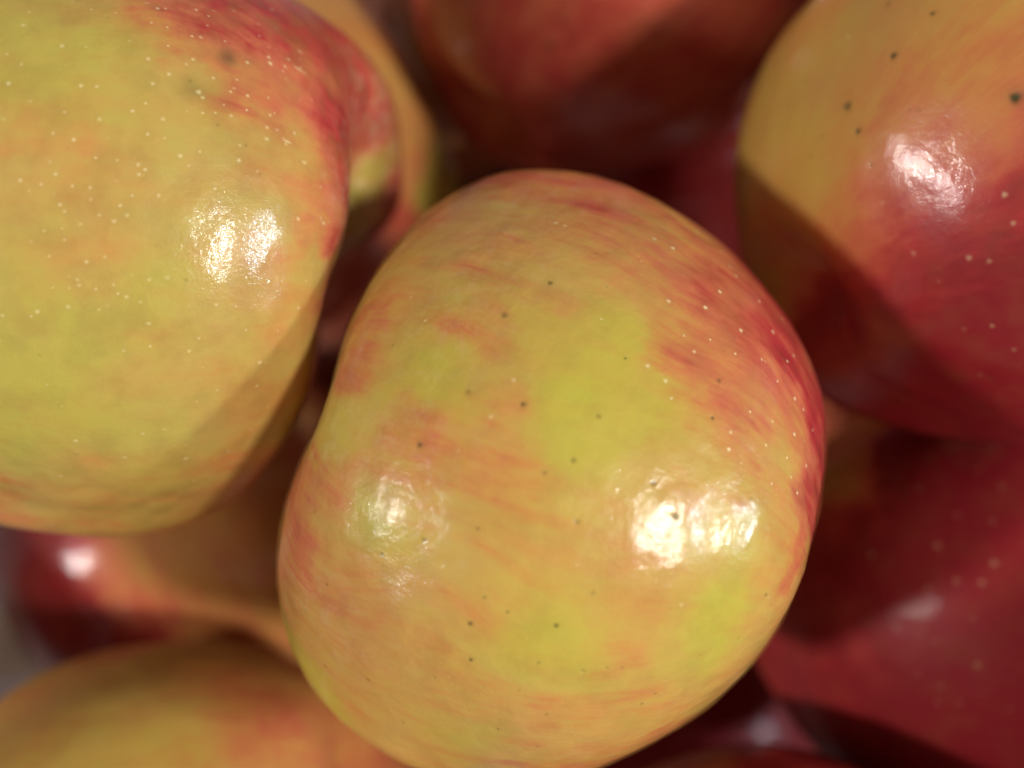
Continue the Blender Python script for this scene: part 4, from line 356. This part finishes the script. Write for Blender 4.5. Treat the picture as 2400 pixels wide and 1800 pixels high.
  'cavw': 0.36,
  'lobe': 0.01,
  'lph': 0.1,
  'seed': 47,
  'N': 80,
  'lumps': [[-0.9211,0.3301,0.2066,0.0097,0.12],[-0.9356,0.3154,0.1584,0.0219,0.12],[-0.953,0.2856,0.101,0.0226,0.12],[-0.9668,0.2516,0.044,0.0169,0.12],[-0.9763,0.2162,-0.006,0.0193,0.12],[-0.9777,0.2012,-0.0605,0.0152,0.12],[-0.9842,0.1488,-0.0958,0.0148,0.12],[-0.977,0.0751,-0.1997,0.017,0.12],[-0.967,0.0401,-0.2516,0.0096,0.12],[-0.9527,-0.0071,-0.304,0.0038,0.12],[-0.9345,-0.04,-0.3537,0.004,0.12],[-0.9117,-0.0873,-0.4014,0.0033,0.12],[-0.8495,-0.2063,-0.4855,0.0014,0.12],[-0.7745,-0.2931,-0.5606,0.0004,0.12],[-0.7254,-0.3171,-0.6109,-0.0037,0.12],[-0.6659,-0.3363,-0.6659,-0.0043,0.12],[-0.5987,-0.3611,-0.7149,-0.0025,0.12],[-0.5356,-0.3807,-0.7538,-0.0033,0.12],[-0.4377,-0.3768,-0.8164,-0.0018,0.12],[-0.3784,-0.344,-0.8593,-0.0036,0.12],[-0.3064,-0.3989,-0.8643,-0.0021,0.12],[-0.2335,-0.4369,-0.8687,-0.0027,0.12],[-0.1494,-0.4458,-0.8826,0.0109,0.12],[-0.9824,0.1132,-0.1485,0.0078,0.12],[-0.8986,-0.1116,-0.4244,0.0002,0.12],[-0.8702,-0.1791,-0.459,-0.0009,0.12]],
  'spots': [],
  'paint': [[-0.8949,0.4106,-0.1747,0.1094,0.38,0.22049999999999997],[-0.8502,0.3992,-0.3433,0.1067,0.28,0.36749999999999994],[-0.7678,0.6079,-0.2023,0.1044,0.36000000000000004,0.29399999999999993],[-0.6333,0.646,-0.4263,0.0995,0.28,0.36749999999999994],[-0.7729,0.3655,-0.5186,0.1045,0.28,0.36749999999999994],[-0.7765,0.1263,-0.6174,0.1083,0.38,0.29399999999999993],[-0.6341,0.5515,-0.542,0.0997,0.26,0.44099999999999995],[-0.6257,0.4369,-0.6463,0.1006,0.33,0.29399999999999993],[-0.4856,0.6199,-0.6164,0.0646,0.28,0.44099999999999995],[-0.4292,0.5593,-0.7092,0.0968,0.43,0.22049999999999997],[-0.4369,0.4035,-0.8039,0.0988,0.6,0.14699999999999996],[-0.3188,0.4305,-0.8444,0.0975,0.6,0.07349999999999998],[-0.2531,0.3985,-0.8816,0.0815,0.6,0.07349999999999998],[-0.6086,0.2527,-0.7522,0.1032,0.55,0.22049999999999997],[-0.4248,0.2115,-0.8802,0.102,0.6,0.14699999999999996],[-0.2125,0.1855,-0.9594,0.1021,0.6,0.14699999999999996],[-0.9478,0.1478,-0.2826,0.0755,0.48000000000000004,0.22049999999999997],[-0.9365,0.113,-0.3321,0.0566,0.49000000000000005,0.22049999999999997],[-0.0748,-0.1546,-0.9851,0.1098,0.6,0.06999999999999999]],
  'stain': [],
 },
 'lowright': {
  'loc': [0.09262,-0.03934,0.105],
  'axis': (-0.5, 0.75, -0.1),
  'roll': 0.2,
  'R': 0.046,
  'cav': 0.38,
  'cavw': 0.36,
  'lobe': 0.008,
  'lph': 0.1,
  'seed': 53,
  'N': 80,
  'lumps': [],
  'spots': [[0.202,0.7776,0.5955,0.000373,0.09526363935940141,1],[0.4625,0.7469,0.4777,0.000545,0.21375190604303437,1],[0.3049,0.8335,0.4608,0.000412,0.1738469102791934,1],[0.3894,0.8472,0.3615,0.000583,0.21631078903456302,1],[0.4979,0.785,0.3686,0.000487,0.20827250073280446,1],[0.4523,0.828,0.3314,0.00051,0.2179311219964446,1],[0.5674,0.7269,0.3869,0.00039,0.19471459832512614,1],[0.6987,0.6394,0.321,0.00053,0.13815990857320917,1],[0.5367,0.8047,0.2539,0.000408,0.1080541709590726,1],[0.6524,0.7201,0.2362,0.000395,0.15296459053537403,1],[0.3564,0.7747,0.5224,0.000511,0.0997782106647696,1],[0.7456,0.516,0.4217,0.000567,0.11124484492585258,1],[0.7436,0.6479,0.1652,0.000482,0.10660956186309273,1],[0.7478,0.6614,0.0571,0.000514,0.11212863555761385,1],[0.7061,0.7074,0.0314,0.000434,0.11412990905787052,1],[0.3615,0.6809,0.637,0.000523,0.11576437739138026,1],[0.3705,0.6076,0.7025,0.000466,0.08642740457897616,1],[0.4061,0.6964,0.5917,0.000358,0.10576472097359724,1],[0.2035,0.8276,0.5232,0.000534,0.090761776310283,1],[0.6096,0.7832,0.1226,0.000629,0.15905882749777867,1],[0.6482,0.7606,0.0366,0.000347,0.07243521637097382,1],[0.6076,0.7931,-0.0428,0.000379,0.10169791959117734,1],[0.8549,0.5179,-0.0304,0.000371,0.07557384259783564,1],[0.1653,0.6874,0.7072,0.000352,0.1242809617265587,1],[0.7151,0.6909,0.1064,0.000457,0.09905545050280179,1]],
  'paint': [[0.1182,-0.4593,0.8804,0.1262,0.35,0.4],[0.5375,0.2208,0.8138,0.1058,0.25,0.5],[0.481,-0.2635,0.8362,0.0985,0.2,0.6],[0.5056,0.3965,0.7663,0.1018,0.45,0.3],[0.1137,-0.2671,0.9569,0.1212,0.6799999999999999,0.3],[0.6687,0.2797,0.6889,0.1031,0.96,0.3],[0.5815,0.5323,0.6153,0.0978,0.98,0.1],[0.7704,0.2845,0.5706,0.1025,0.96,0.2],[0.283,0.5592,0.7792,0.1002,1.03,0.1],[0.2397,0.7445,0.6231,0.1288,1.08,0.1],[0.3094,0.8538,0.4187,0.1262,1.03,0.1],[0.6429,0.6526,0.4011,0.1279,1.03,0.1],[0.7982,0.5038,0.3302,0.0987,0.96,0.2],[0.8665,0.3388,0.3667,0.0848,0.96,0.3],[0.908,0.3597,0.2148,0.0853,0.96,0.4],[0.831,0.5484,0.0936,0.133,1.03,0.1],[0.6624,0.7491,0.0055,0.13,1.08,0.1],[0.4776,0.8519,0.2146,0.1264,1.08,0.1],[0.963,0.2663,-0.0402,0.1067,0.96,0.2]],  # lower left side painted a darker red as shade
  'stain': [],
 },
 'bottom': {
  'loc': [0.03788,-0.0977,0.14],
  'axis': (0.8, -0.6, -0.1),
  'roll': 0.2,
  'R': 0.0405,
  'cav': 0.38,
  'cavw': 0.36,
  'lobe': 0.01,
  'lph': 0.1,
  'seed': 59,
  'N': 60,
  'lumps': [[0.3313,-0.6121,-0.718,-0.0059,0.12],[0.3974,-0.6015,-0.693,-0.0039,0.12],[0.4248,-0.5934,-0.6837,-0.0057,0.12],[0.489,-0.6058,-0.6276,-0.0033,0.12],[0.5429,-0.6144,-0.5725,-0.0042,0.12],[0.6201,-0.5881,-0.5193,-0.0031,0.12],[0.6462,-0.6238,-0.4397,-0.0007,0.12],[0.7753,-0.5205,-0.3578,0.0005,0.12],[0.8429,-0.4833,-0.2365,-0.0002,0.12],[0.8826,-0.4264,-0.1979,-0.0007,0.12],[0.9212,-0.3487,-0.1727,0.0036,0.12],[0.2686,-0.6053,-0.7493,-0.009,0.12],[0.5976,-0.5769,-0.5568,-0.0014,0.12],[0.3151,-0.6591,-0.6828,-0.0013,0.12],[0.3786,-0.6882,-0.6189,-0.0011,0.12],[0.5238,-0.6563,-0.543,-0.0018,0.12],[0.6258,-0.5613,-0.5416,-0.0034,0.12],[0.2965,-0.5463,-0.7834,-0.0015,0.12],[0.4152,-0.456,-0.7872,-0.002,0.12],[0.4647,-0.4831,-0.7421,-0.001,0.12],[0.8654,-0.4181,-0.2761,-0.0012,0.12],[0.302,-0.6859,-0.6621,-0.0009,0.12],[0.4146,-0.6942,-0.5884,-0.001,0.12],[0.7367,-0.5534,-0.3886,0.0011,0.12],[0.3239,-0.485,-0.8123,-0.0022,0.12],[0.5097,-0.5287,-0.6787,-0.0007,0.12],[0.6008,-0.4725,-0.6448,-0.0004,0.12],[0.5097,-0.6787,-0.5287,-0.0007,0.12],[0.4439,-0.687,-0.5753,-0.0005,0.12]],
  'spots': [],
  'paint': [[0.5531,-0.3041,-0.7756,0.1102,0.7,0.2],[0.6664,-0.2759,-0.6927,0.073,0.55,0.3],[0.7967,-0.2827,-0.5342,0.1104,0.9,0.1],[0.8844,-0.2087,-0.4175,0.1096,0.95,0.1]],
  'stain': [],
 },
 'deepleft': {
  'loc': [-0.04027,0.00881,0.006],
  'axis': (0.7, 0.6, -0.2),
  'roll': 0.2,
  'R': 0.034,
  'cav': 0.38,
  'cavw': 0.36,
  'lobe': 0.01,
  'lph': 0.1,
  'seed': 71,
  'N': 50,
  'lumps': [],
  'spots': [],
  'paint': [[0.1484,0.9769,-0.1537,0.6592,0.85,0.9]],  # dark blush painted in for the shade of the gap
  'stain': [[0.3571,0.883,-0.3047,0.9983,0.8]],  # brown over most of the fruit, painted as the gap's shade
 },
 'deepright': {
  'loc': [0.11028,-0.0058,0.028],
  'axis': (0.7, 0.6, -0.2),
  'roll': 0.2,
  'R': 0.038,
  'cav': 0.38,
  'cavw': 0.36,
  'lobe': 0.01,
  'lph': 0.1,
  'seed': 73,
  'N': 50,
  'lumps': [],
  'spots': [],
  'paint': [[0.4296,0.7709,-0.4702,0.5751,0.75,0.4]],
  'stain': [],
 },
 'unseen_blocker': {  # added out of view to keep the left lamp off the dark red apple
  'loc': [-0.14996,-0.07502,0.12],
  'axis': (0.7, 0.6, -0.2),
  'roll': 0.2,
  'R': 0.039,
  'cav': 0.38,
  'cavw': 0.36,
  'lobe': 0.01,
  'lph': 0.1,
  'seed': 79,
  'N': 50,
  'lumps': [],
  'spots': [],
  'paint': [[0.0001,0.8573,0.5149,0.4498,0.7,0.3]],
  'stain': [],
 },
 'unseen_blocker2': {  # added out of view to block the right-hand lamps from the crimson apple
  'loc': [0.12993,-0.06201,0.175],
  'axis': (0.7, 0.6, -0.2),
  'roll': 0.2,
  'R': 0.04,
  'cav': 0.38,
  'cavw': 0.36,
  'lobe': 0.01,
  'lph': 0.1,
  'seed': 83,
  'N': 50,
  'lumps': [],
  'spots': [],
  'paint': [[0.808,0.3901,-0.4415,0.3216,0.7,0.3]],
  'stain': [],
 },
 'deepback': {
  'loc': [-0.01949,0.09138,0.015],
  'axis': (-0.7, 0.6, -0.2),
  'roll': 0.2,
  'R': 0.036,
  'cav': 0.38,
  'cavw': 0.36,
  'lobe': 0.01,
  'lph': 0.1,
  'seed': 89,
  'N': 50,
  'lumps': [],
  'spots': [],
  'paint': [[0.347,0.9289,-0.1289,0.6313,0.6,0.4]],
  'stain': [],
 },
 'unseen_blocker3': {  # added out of view to shade the deep fruit at the lower right
  'loc': [0.11502,-0.12503,0.12],
  'axis': (0.7, 0.6, -0.2),
  'roll': 0.2,
  'R': 0.04,
  'cav': 0.38,
  'cavw': 0.36,
  'lobe': 0.01,
  'lph': 0.1,
  'seed': 97,
  'N': 50,
  'lumps': [],
  'spots': [],
  'paint': [[0.8286,0.532,-0.1742,0.4443,0.7,0.3]],
  'stain': [],
 },
 'deeptop': {
  'loc': [0.05104,0.0431,0.034],
  'axis': (0.7, 0.6, -0.2),
  'roll': 0.2,
  'R': 0.038,
  'cav': 0.38,
  'cavw': 0.36,
  'lobe': 0.01,
  'lph': 0.1,
  'seed': 61,
  'N': 50,
  'lumps': [],
  'spots': [],
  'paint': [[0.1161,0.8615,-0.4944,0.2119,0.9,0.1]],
  'stain': [],
 },
 'deepbottom': {
  'loc': [0.04179,-0.09287,0.028],
  'axis': (0.7, 0.6, -0.2),
  'roll': 0.2,
  'R': 0.04,
  'cav': 0.38,
  'cavw': 0.36,
  'lobe': 0.01,
  'lph': 0.1,
  'seed': 67,
  'N': 50,
  'lumps': [],
  'spots': [],
  'paint': [[0.3841,0.8925,0.2365,0.5384,1.1,0.4]],  # extra dark red painted in place of shade in the gap
  'stain': [],
 },
}


# ======================= building one apple =======================
def cube_sphere(N):
    """unit directions and quads of a cube blown up to a sphere"""
    t = np.tan(np.linspace(-1, 1, N + 1) * math.pi / 4)
    idx = {}
    a, b = np.meshgrid(np.arange(N + 1), np.arange(N + 1), indexing='ij')
    V, Q = [], []
    off = 0
    for ax, sg in ((0, 1), (0, -1), (1, 1), (1, -1), (2, 1), (2, -1)):
        P = np.zeros((N + 1, N + 1, 3)); K = np.zeros((N + 1, N + 1, 3), np.int64)
        u, v = (ax + 1) % 3, (ax + 2) % 3
        P[..., ax] = sg; P[..., u] = t[a]; P[..., v] = t[b]
        K[..., ax] = N if sg > 0 else 0; K[..., u] = a; K[..., v] = b
        V.append(P.reshape(-1, 3)); idx.setdefault('k', []).append(K.reshape(-1, 3))
        i = (off + a[:-1, :-1] * (N + 1) + b[:-1, :-1]).ravel()
        q = np.stack([i, i + N + 1, i + N + 2, i + 1], 1)
        Q.append(q if sg > 0 else q[:, ::-1]); off += (N + 1) ** 2
    V = np.concatenate(V); Q = np.concatenate(Q); K = np.concatenate(idx['k'])
    key = (K[:, 0] * (N + 1) + K[:, 1]) * (N + 1) + K[:, 2]
    _, first, inv = np.unique(key, return_index=True, return_inverse=True)
    return unit(V[first]), inv.reshape(-1)[Q]

def mesh_from(name, V, Q):
    me = bpy.data.meshes.new(name)
    me.vertices.add(len(V)); me.vertices.foreach_set('co', V.astype(np.float32).ravel())
    me.loops.add(Q.size); me.loops.foreach_set('vertex_index', Q.astype(np.int32).ravel())
    me.polygons.add(len(Q))
    me.polygons.foreach_set('loop_start', np.arange(0, Q.size, 4, dtype=np.int32))
    me.update(calc_edges=True)
    return me

def spot_field(d, spots, R):
    """signed lenticel strength and relief at directions d"""
    tone = np.zeros(len(d)); halo = np.zeros(len(d)); relief = np.zeros(len(d))
    near = np.zeros(len(d), bool)
    for (x, y, z, size, tn, el) in spots:
        c = np.array([x, y, z]); a = size / R
        dot = d @ c
        m = np.where(dot > math.cos(min(a * max(el, 1.0) * 3.2 + 0.012, 0.5)))[0]
        if not len(m):
            continue
        # tangent frame along the meridian
        u = np.cross([0, 0, 1.0], c); u /= max(np.linalg.norm(u), 1e-6); v = np.cross(c, u)
        pu = d[m] @ u; pv = d[m] @ v
        rr = (pu / (a * 0.72)) ** 2 + (pv / (a * 0.72 * el)) ** 2
        rr = rr * (1 + 0.18 * np.sin(3 * np.arctan2(pv, pu) + x * 50 + y * 31))
        f = np.exp(-rr ** 1.4)
        tone[m] += tn * f
        halo[m] += abs(tn) * np.exp(-rr * 0.28) * (1 - f)
        relief[m] += (-0.00010 if tn < 0 else 0.00003) * abs(tn) * np.exp(-rr * 0.8) * min(size / 0.0005, 1.5)
        near[m] = True
    return tone, relief, near, halo

def blend(d, paint, seed, warp=0.05):
    P = np.array(paint, float)
    w = np.stack([fbm(d * 5.0 + o, seed + o, 3) for o in (1, 2, 3)], 1) * warp
    w = w + np.stack([fbm(d * 17.0 + o, seed + 7 * o, 3) for o in (1, 2, 3)], 1) * warp * 0.35
    e = unit(d + w + 0.35 * w[:, [1, 2, 0]] * 0)
    b = np.zeros(len(d)); g = np.zeros(len(d)); tot = np.full(len(d), 1e-7)
    bm, gm = float(np.median(P[:, 4])), float(np.median(P[:, 5]))
    b += 1e-7 * bm; g += 1e-7 * gm
    for s in range(0, len(d), 20000):
        c = 2 - 2 * (e[s:s + 20000] @ P[:, :3].T)             # squared chord
        q = c / (P[:, 3] ** 2)
        k = np.exp(-q * 0.62) + 0.012 / (1 + q * q)
        b[s:s + 20000] += k @ P[:, 4]; g[s:s + 20000] += k @ P[:, 5]; tot[s:s + 20000] += k.sum(1)
    return b / tot, g / tot

def build_apple(rec, label, mat, group='apples piled loose in the tray'):
    rec = dict(rec)
    R, seed = rec['R'], rec['seed']
    V, Q = cube_sphere(rec['N'])
    spots = rec['spots']
    me = mesh_from('apple', V, Q)
    if spots:
        # finer faces where the lenticels are
        _, _, near, _ = spot_field(V, [s[:3] + [s[3] * 0.6, s[4], s[5]] for s in spots], R)
        bm = bmesh.new(); bm.from_mesh(me)
        bm.edges.ensure_lookup_table()
        ed = [e for e in bm.edges if near[e.verts[0].index] and near[e.verts[1].index]]
        cuts = max(1, min(3, int(round(2.2 * rec['N'] ** -1 * R * math.pi / 2 / (min(s[3] for s in spots) * 0.45)))))
        bmesh.ops.subdivide_edges(bm, edges=ed, cuts=cuts, use_grid_fill=True)
        bmesh.ops.triangulate(bm, faces=[f for f in bm.faces if len(f.verts) > 4])
        bm.to_mesh(me); bm.free()
        n = len(me.vertices)
        V = np.empty(n * 3, np.float32); me.vertices.foreach_get('co', V)
        V = unit(V.reshape(-1, 3).astype(float))
    n = len(V)
    r = apple_radius(V, rec)
    tone, relief, _, halo = spot_field(V, spots, R)
    r = r + relief
    if rec.get('bumpy'):
        r = r + R * 0.0016 * fbm(V * 14.0, seed + 31, 3) * rec['bumpy']
    co = V * r[:, None]
    me.vertices.foreach_set('co', co.astype(np.float32).ravel())
    b, g = blend(V, rec['paint'], seed)
    st = 0.16 * np.clip(halo, 0, 1)
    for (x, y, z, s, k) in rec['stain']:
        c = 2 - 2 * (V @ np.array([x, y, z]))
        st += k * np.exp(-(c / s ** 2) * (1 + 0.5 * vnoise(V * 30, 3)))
    th = np.arccos(np.clip(V[:, 2], -1, 1))
    ru = np.clip(1.25 - th / rec.get('russet', 0.75), 0, 1) * np.clip(0.5 + 0.9 * vnoise(V * 5, seed + 9), 0, 1)
    sw = th + 0.0
    ph = np.arctan2(V[:, 1], V[:, 0]) + 0.06 * vnoise(V * 3.0, seed + 2)
    mer = np.stack([np.cos(ph) * 2.0 * np.sin(th) ** 0.3, np.sin(ph) * 2.0 * np.sin(th) ** 0.3, sw * 0.35], 1)
    for nm, arr in (('blush', b), ('green', g), ('lenticel', tone), ('stain', st), ('russet', ru)):
        at = me.attributes.new(nm, 'FLOAT', 'POINT'); at.data.foreach_set('value', arr.astype(np.float32))
    at = me.attributes.new('meridian', 'FLOAT_VECTOR', 'POINT'); at.data.foreach_set('vector', mer.astype(np.float32).ravel())
    me.polygons.foreach_set('use_smooth', np.ones(len(me.polygons), bool))
    me.update()
    me.materials.append(mat)
    o = bpy.data.objects.new('apple', me)
    from mathutils import Matrix
    M = frame_of(rec['axis'], rec['roll'])
    o.matrix_world = Matrix.Translation(rec['loc']) @ Matrix(M.tolist()).to_4x4()
    scene.collection.objects.link(o)
    o['label'] = label; o['category'] = 'apple'; o['group'] = group
    return o

# ======================= the apples =======================
skin_a = skin_material('striped_apple_skin', streak=0.70, mottle=0.34)
skin_b = skin_material('speckled_apple_skin', cloud=0.34, lime=(0.39, 0.355, 0.052), tan=(0.46, 0.29, 0.085), streak=0.55, mottle=0.60)
skin_d = skin_material('dull_apple_skin', cloud=0.06, coat=0.08, spec=0.16, streak=0.34, mottle=0.35, rough=0.46, bump=0.7)
skin_c = skin_material('red_apple_skin', cloud=0.07, streak=0.34, mottle=0.2, bump=0.7)

# small pale lenticels of the speckled apple, crowding and stretching towards the stem end
rnd = random.Random(8)
L = APPLES['left']
extra = []
for i in range(2600):
    th = math.pi * rnd.random() ** 1.1 * 0.95
    ph = rnd.uniform(-math.pi, math.pi)
    if rnd.random() > 0.35 + 0.65 * math.exp(-((th - 0.5) / 0.55) ** 2) + 0.1 * math.sin(th):
        continue
    near_stem = th < 0.95
    extra.append([math.sin(th) * math.cos(ph), math.sin(th) * math.sin(ph), math.cos(th),
                  rnd.uniform(0.00010, 0.00028), rnd.uniform(0.12, 0.5) * (1 if rnd.random() < 0.94 else -0.6),
                  rnd.uniform(1.6, 4.0) if near_stem and rnd.random() < 0.35 else rnd.uniform(0.9, 1.4)])
L['spots'] = L['spots'] + extra
for key, cnt, lo, hi, dk in (('hero', 90, 0.00012, 0.00020, 0.4), ('right', 60, 0.0002, 0.0004, 0.5), ('lowright', 40, 0.0003, 0.0005, 0.0)):
    for i in range(cnt):
        v = [rnd.gauss(0, 1) for _ in range(3)]; m = math.sqrt(sum(q * q for q in v))
        APPLES[key]['spots'].append([q / m for q in v] + [rnd.uniform(lo, hi), rnd.uniform(0.2, 0.55) * (-1 if rnd.random() < dk else 1), 1.0])


APPLES['hero']['bumpy'] = 0.8
APPLES['hero']['russet'] = 1.35
APPLES['left']['bumpy'] = 0.6

for key, skin, label in (
    ('hero', skin_a, 'large yellow apple with orange-red streaks and dark pinprick spots, on top in the middle'),
    ('left', skin_b, 'yellow-green apple sprinkled with tiny pale specks, its hollow facing the streaked middle apple'),
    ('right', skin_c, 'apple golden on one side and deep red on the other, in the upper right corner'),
    ('top', skin_c, 'blurred dusky red apple with olive lower end, directly above the streaked middle apple'),
    ('behind', skin_c, 'blurred peach-coloured apple wedged behind the speckled yellow-green apple'),
    ('lowleft', skin_c, 'dark red apple fading to brownish yellow, beside the white paper scrap'),
    ('bottomleft', skin_d, 'blurred golden-orange apple in the bottom left corner'),
    ('lowright', skin_d, 'dark crimson apple with faint pale dots, shaded by the streaked middle apple'),
    ('bottom', skin_c, 'red apple showing only its rounded top at the bottom edge, right of middle'),
    ('deeptop', skin_c, 'very dark apple deep in the gap between dusky red apple and upper right apple'),
    ('deepbottom', skin_d, 'apple painted dark as shade, deep in the gap under the streaked middle apple, towards the bottom right'),
    ('deepleft', skin_d, 'olive apple painted dark as shade, deep in the gap between speckled yellow-green apple and streaked middle apple'),
    ('deepright', skin_c, 'dark apple deep between the crimson apple and the upper right apple'),
    ('deepback', skin_c, 'brownish apple deep down between the peach-coloured apple and the dusky red apple'),
    ('unseen_blocker2', skin_c, 'unseen red apple added beyond the right edge to shade the crimson apple'),
    ('unseen_blocker3', skin_c, 'unseen red apple added beyond the lower right corner to shade the gap there'),
    ('unseen_blocker', skin_c, 'unseen red apple added beyond the left edge to shade the dark red apple'),
):
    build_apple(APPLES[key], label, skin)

# ======================= tray and paper scrap =======================
def sheet(name, x0, x1, y0, y1, z, n, amp, seed, mat, thick, kind=None):
    gx, gy = np.meshgrid(np.linspace(x0, x1, n), np.linspace(y0, y1, n), indexing='ij')
    P = np.stack([gx.ravel(), gy.ravel(), np.zeros(n * n)], 1)
    P[:, 2] = z + amp * fbm(P * (1.0 / max(x1 - x0, 1e-3)) * 4, seed, 3)
    i = (np.arange(n - 1)[:, None] * n + np.arange(n - 1)[None]).ravel()
    me = mesh_from(name, P, np.stack([i, i + n, i + n + 1, i + 1], 1))
    me.polygons.foreach_set('use_smooth', np.ones(len(me.polygons), bool))
    me.materials.append(mat)
    o = bpy.data.objects.new(name, me)
    scene.collection.objects.link(o)
    md = o.modifiers.new('thickness', 'SOLIDIFY'); md.thickness = thick; md.offset = -1
    return o

card = plain_material('mauve_card', (0.16, 0.105, 0.10), (0.20, 0.135, 0.13), 60.0, 0.7, 0.3)
paper = plain_material('white_paper', (0.80, 0.77, 0.68), (0.86, 0.83, 0.75), 200.0, 0.75, 0.4)
t = sheet('tray_floor', -0.32, 0.32, -0.30, 0.30, 0.0, 60, 0.0006, 5, card, 0.003)
t['kind'] = 'structure'
t['label'] = 'dull mauve card floor of the tray under the apples'

# a crumpled scrap of white paper between the fruit and the side of the tray
n = 40
gx, gy = np.meshgrid(np.linspace(-1, 1, n), np.linspace(-1, 1, n), indexing='ij')
P = np.stack([gx.ravel(), gy.ravel(), np.zeros(n * n)], 1)
P[:, 0] += 0.10 * vnoise(np.stack([P[:, 1] * 2, P[:, 0] * 0, P[:, 0] * 0 + 4], 1), 2)
P[:, 1] += 0.06 * vnoise(np.stack([P[:, 0] * 2, P[:, 0] * 0, P[:, 0] * 0 + 9], 1), 3)
P[:, 2] = 0.20 * fbm(P * 1.6, 4, 3)
P *= (0.018, 0.0070, 0.008)
P += (-0.1140, -0.0560, 0.082)
i = (np.arange(n - 1)[:, None] * n + np.arange(n - 1)[None]).ravel()
me = mesh_from('paper_scrap', P, np.stack([i, i + n, i + n + 1, i + 1], 1))
me.polygons.foreach_set('use_smooth', np.ones(len(me.polygons), bool))
me.materials.append(paper)
o = bpy.data.objects.new('paper_scrap', me)
scene.collection.objects.link(o)
md = o.modifiers.new('thickness', 'SOLIDIFY'); md.thickness = 0.0004
o['label'] = 'small crumpled white paper scrap at the left edge beside the dark red apple'
o['category'] = 'paper'
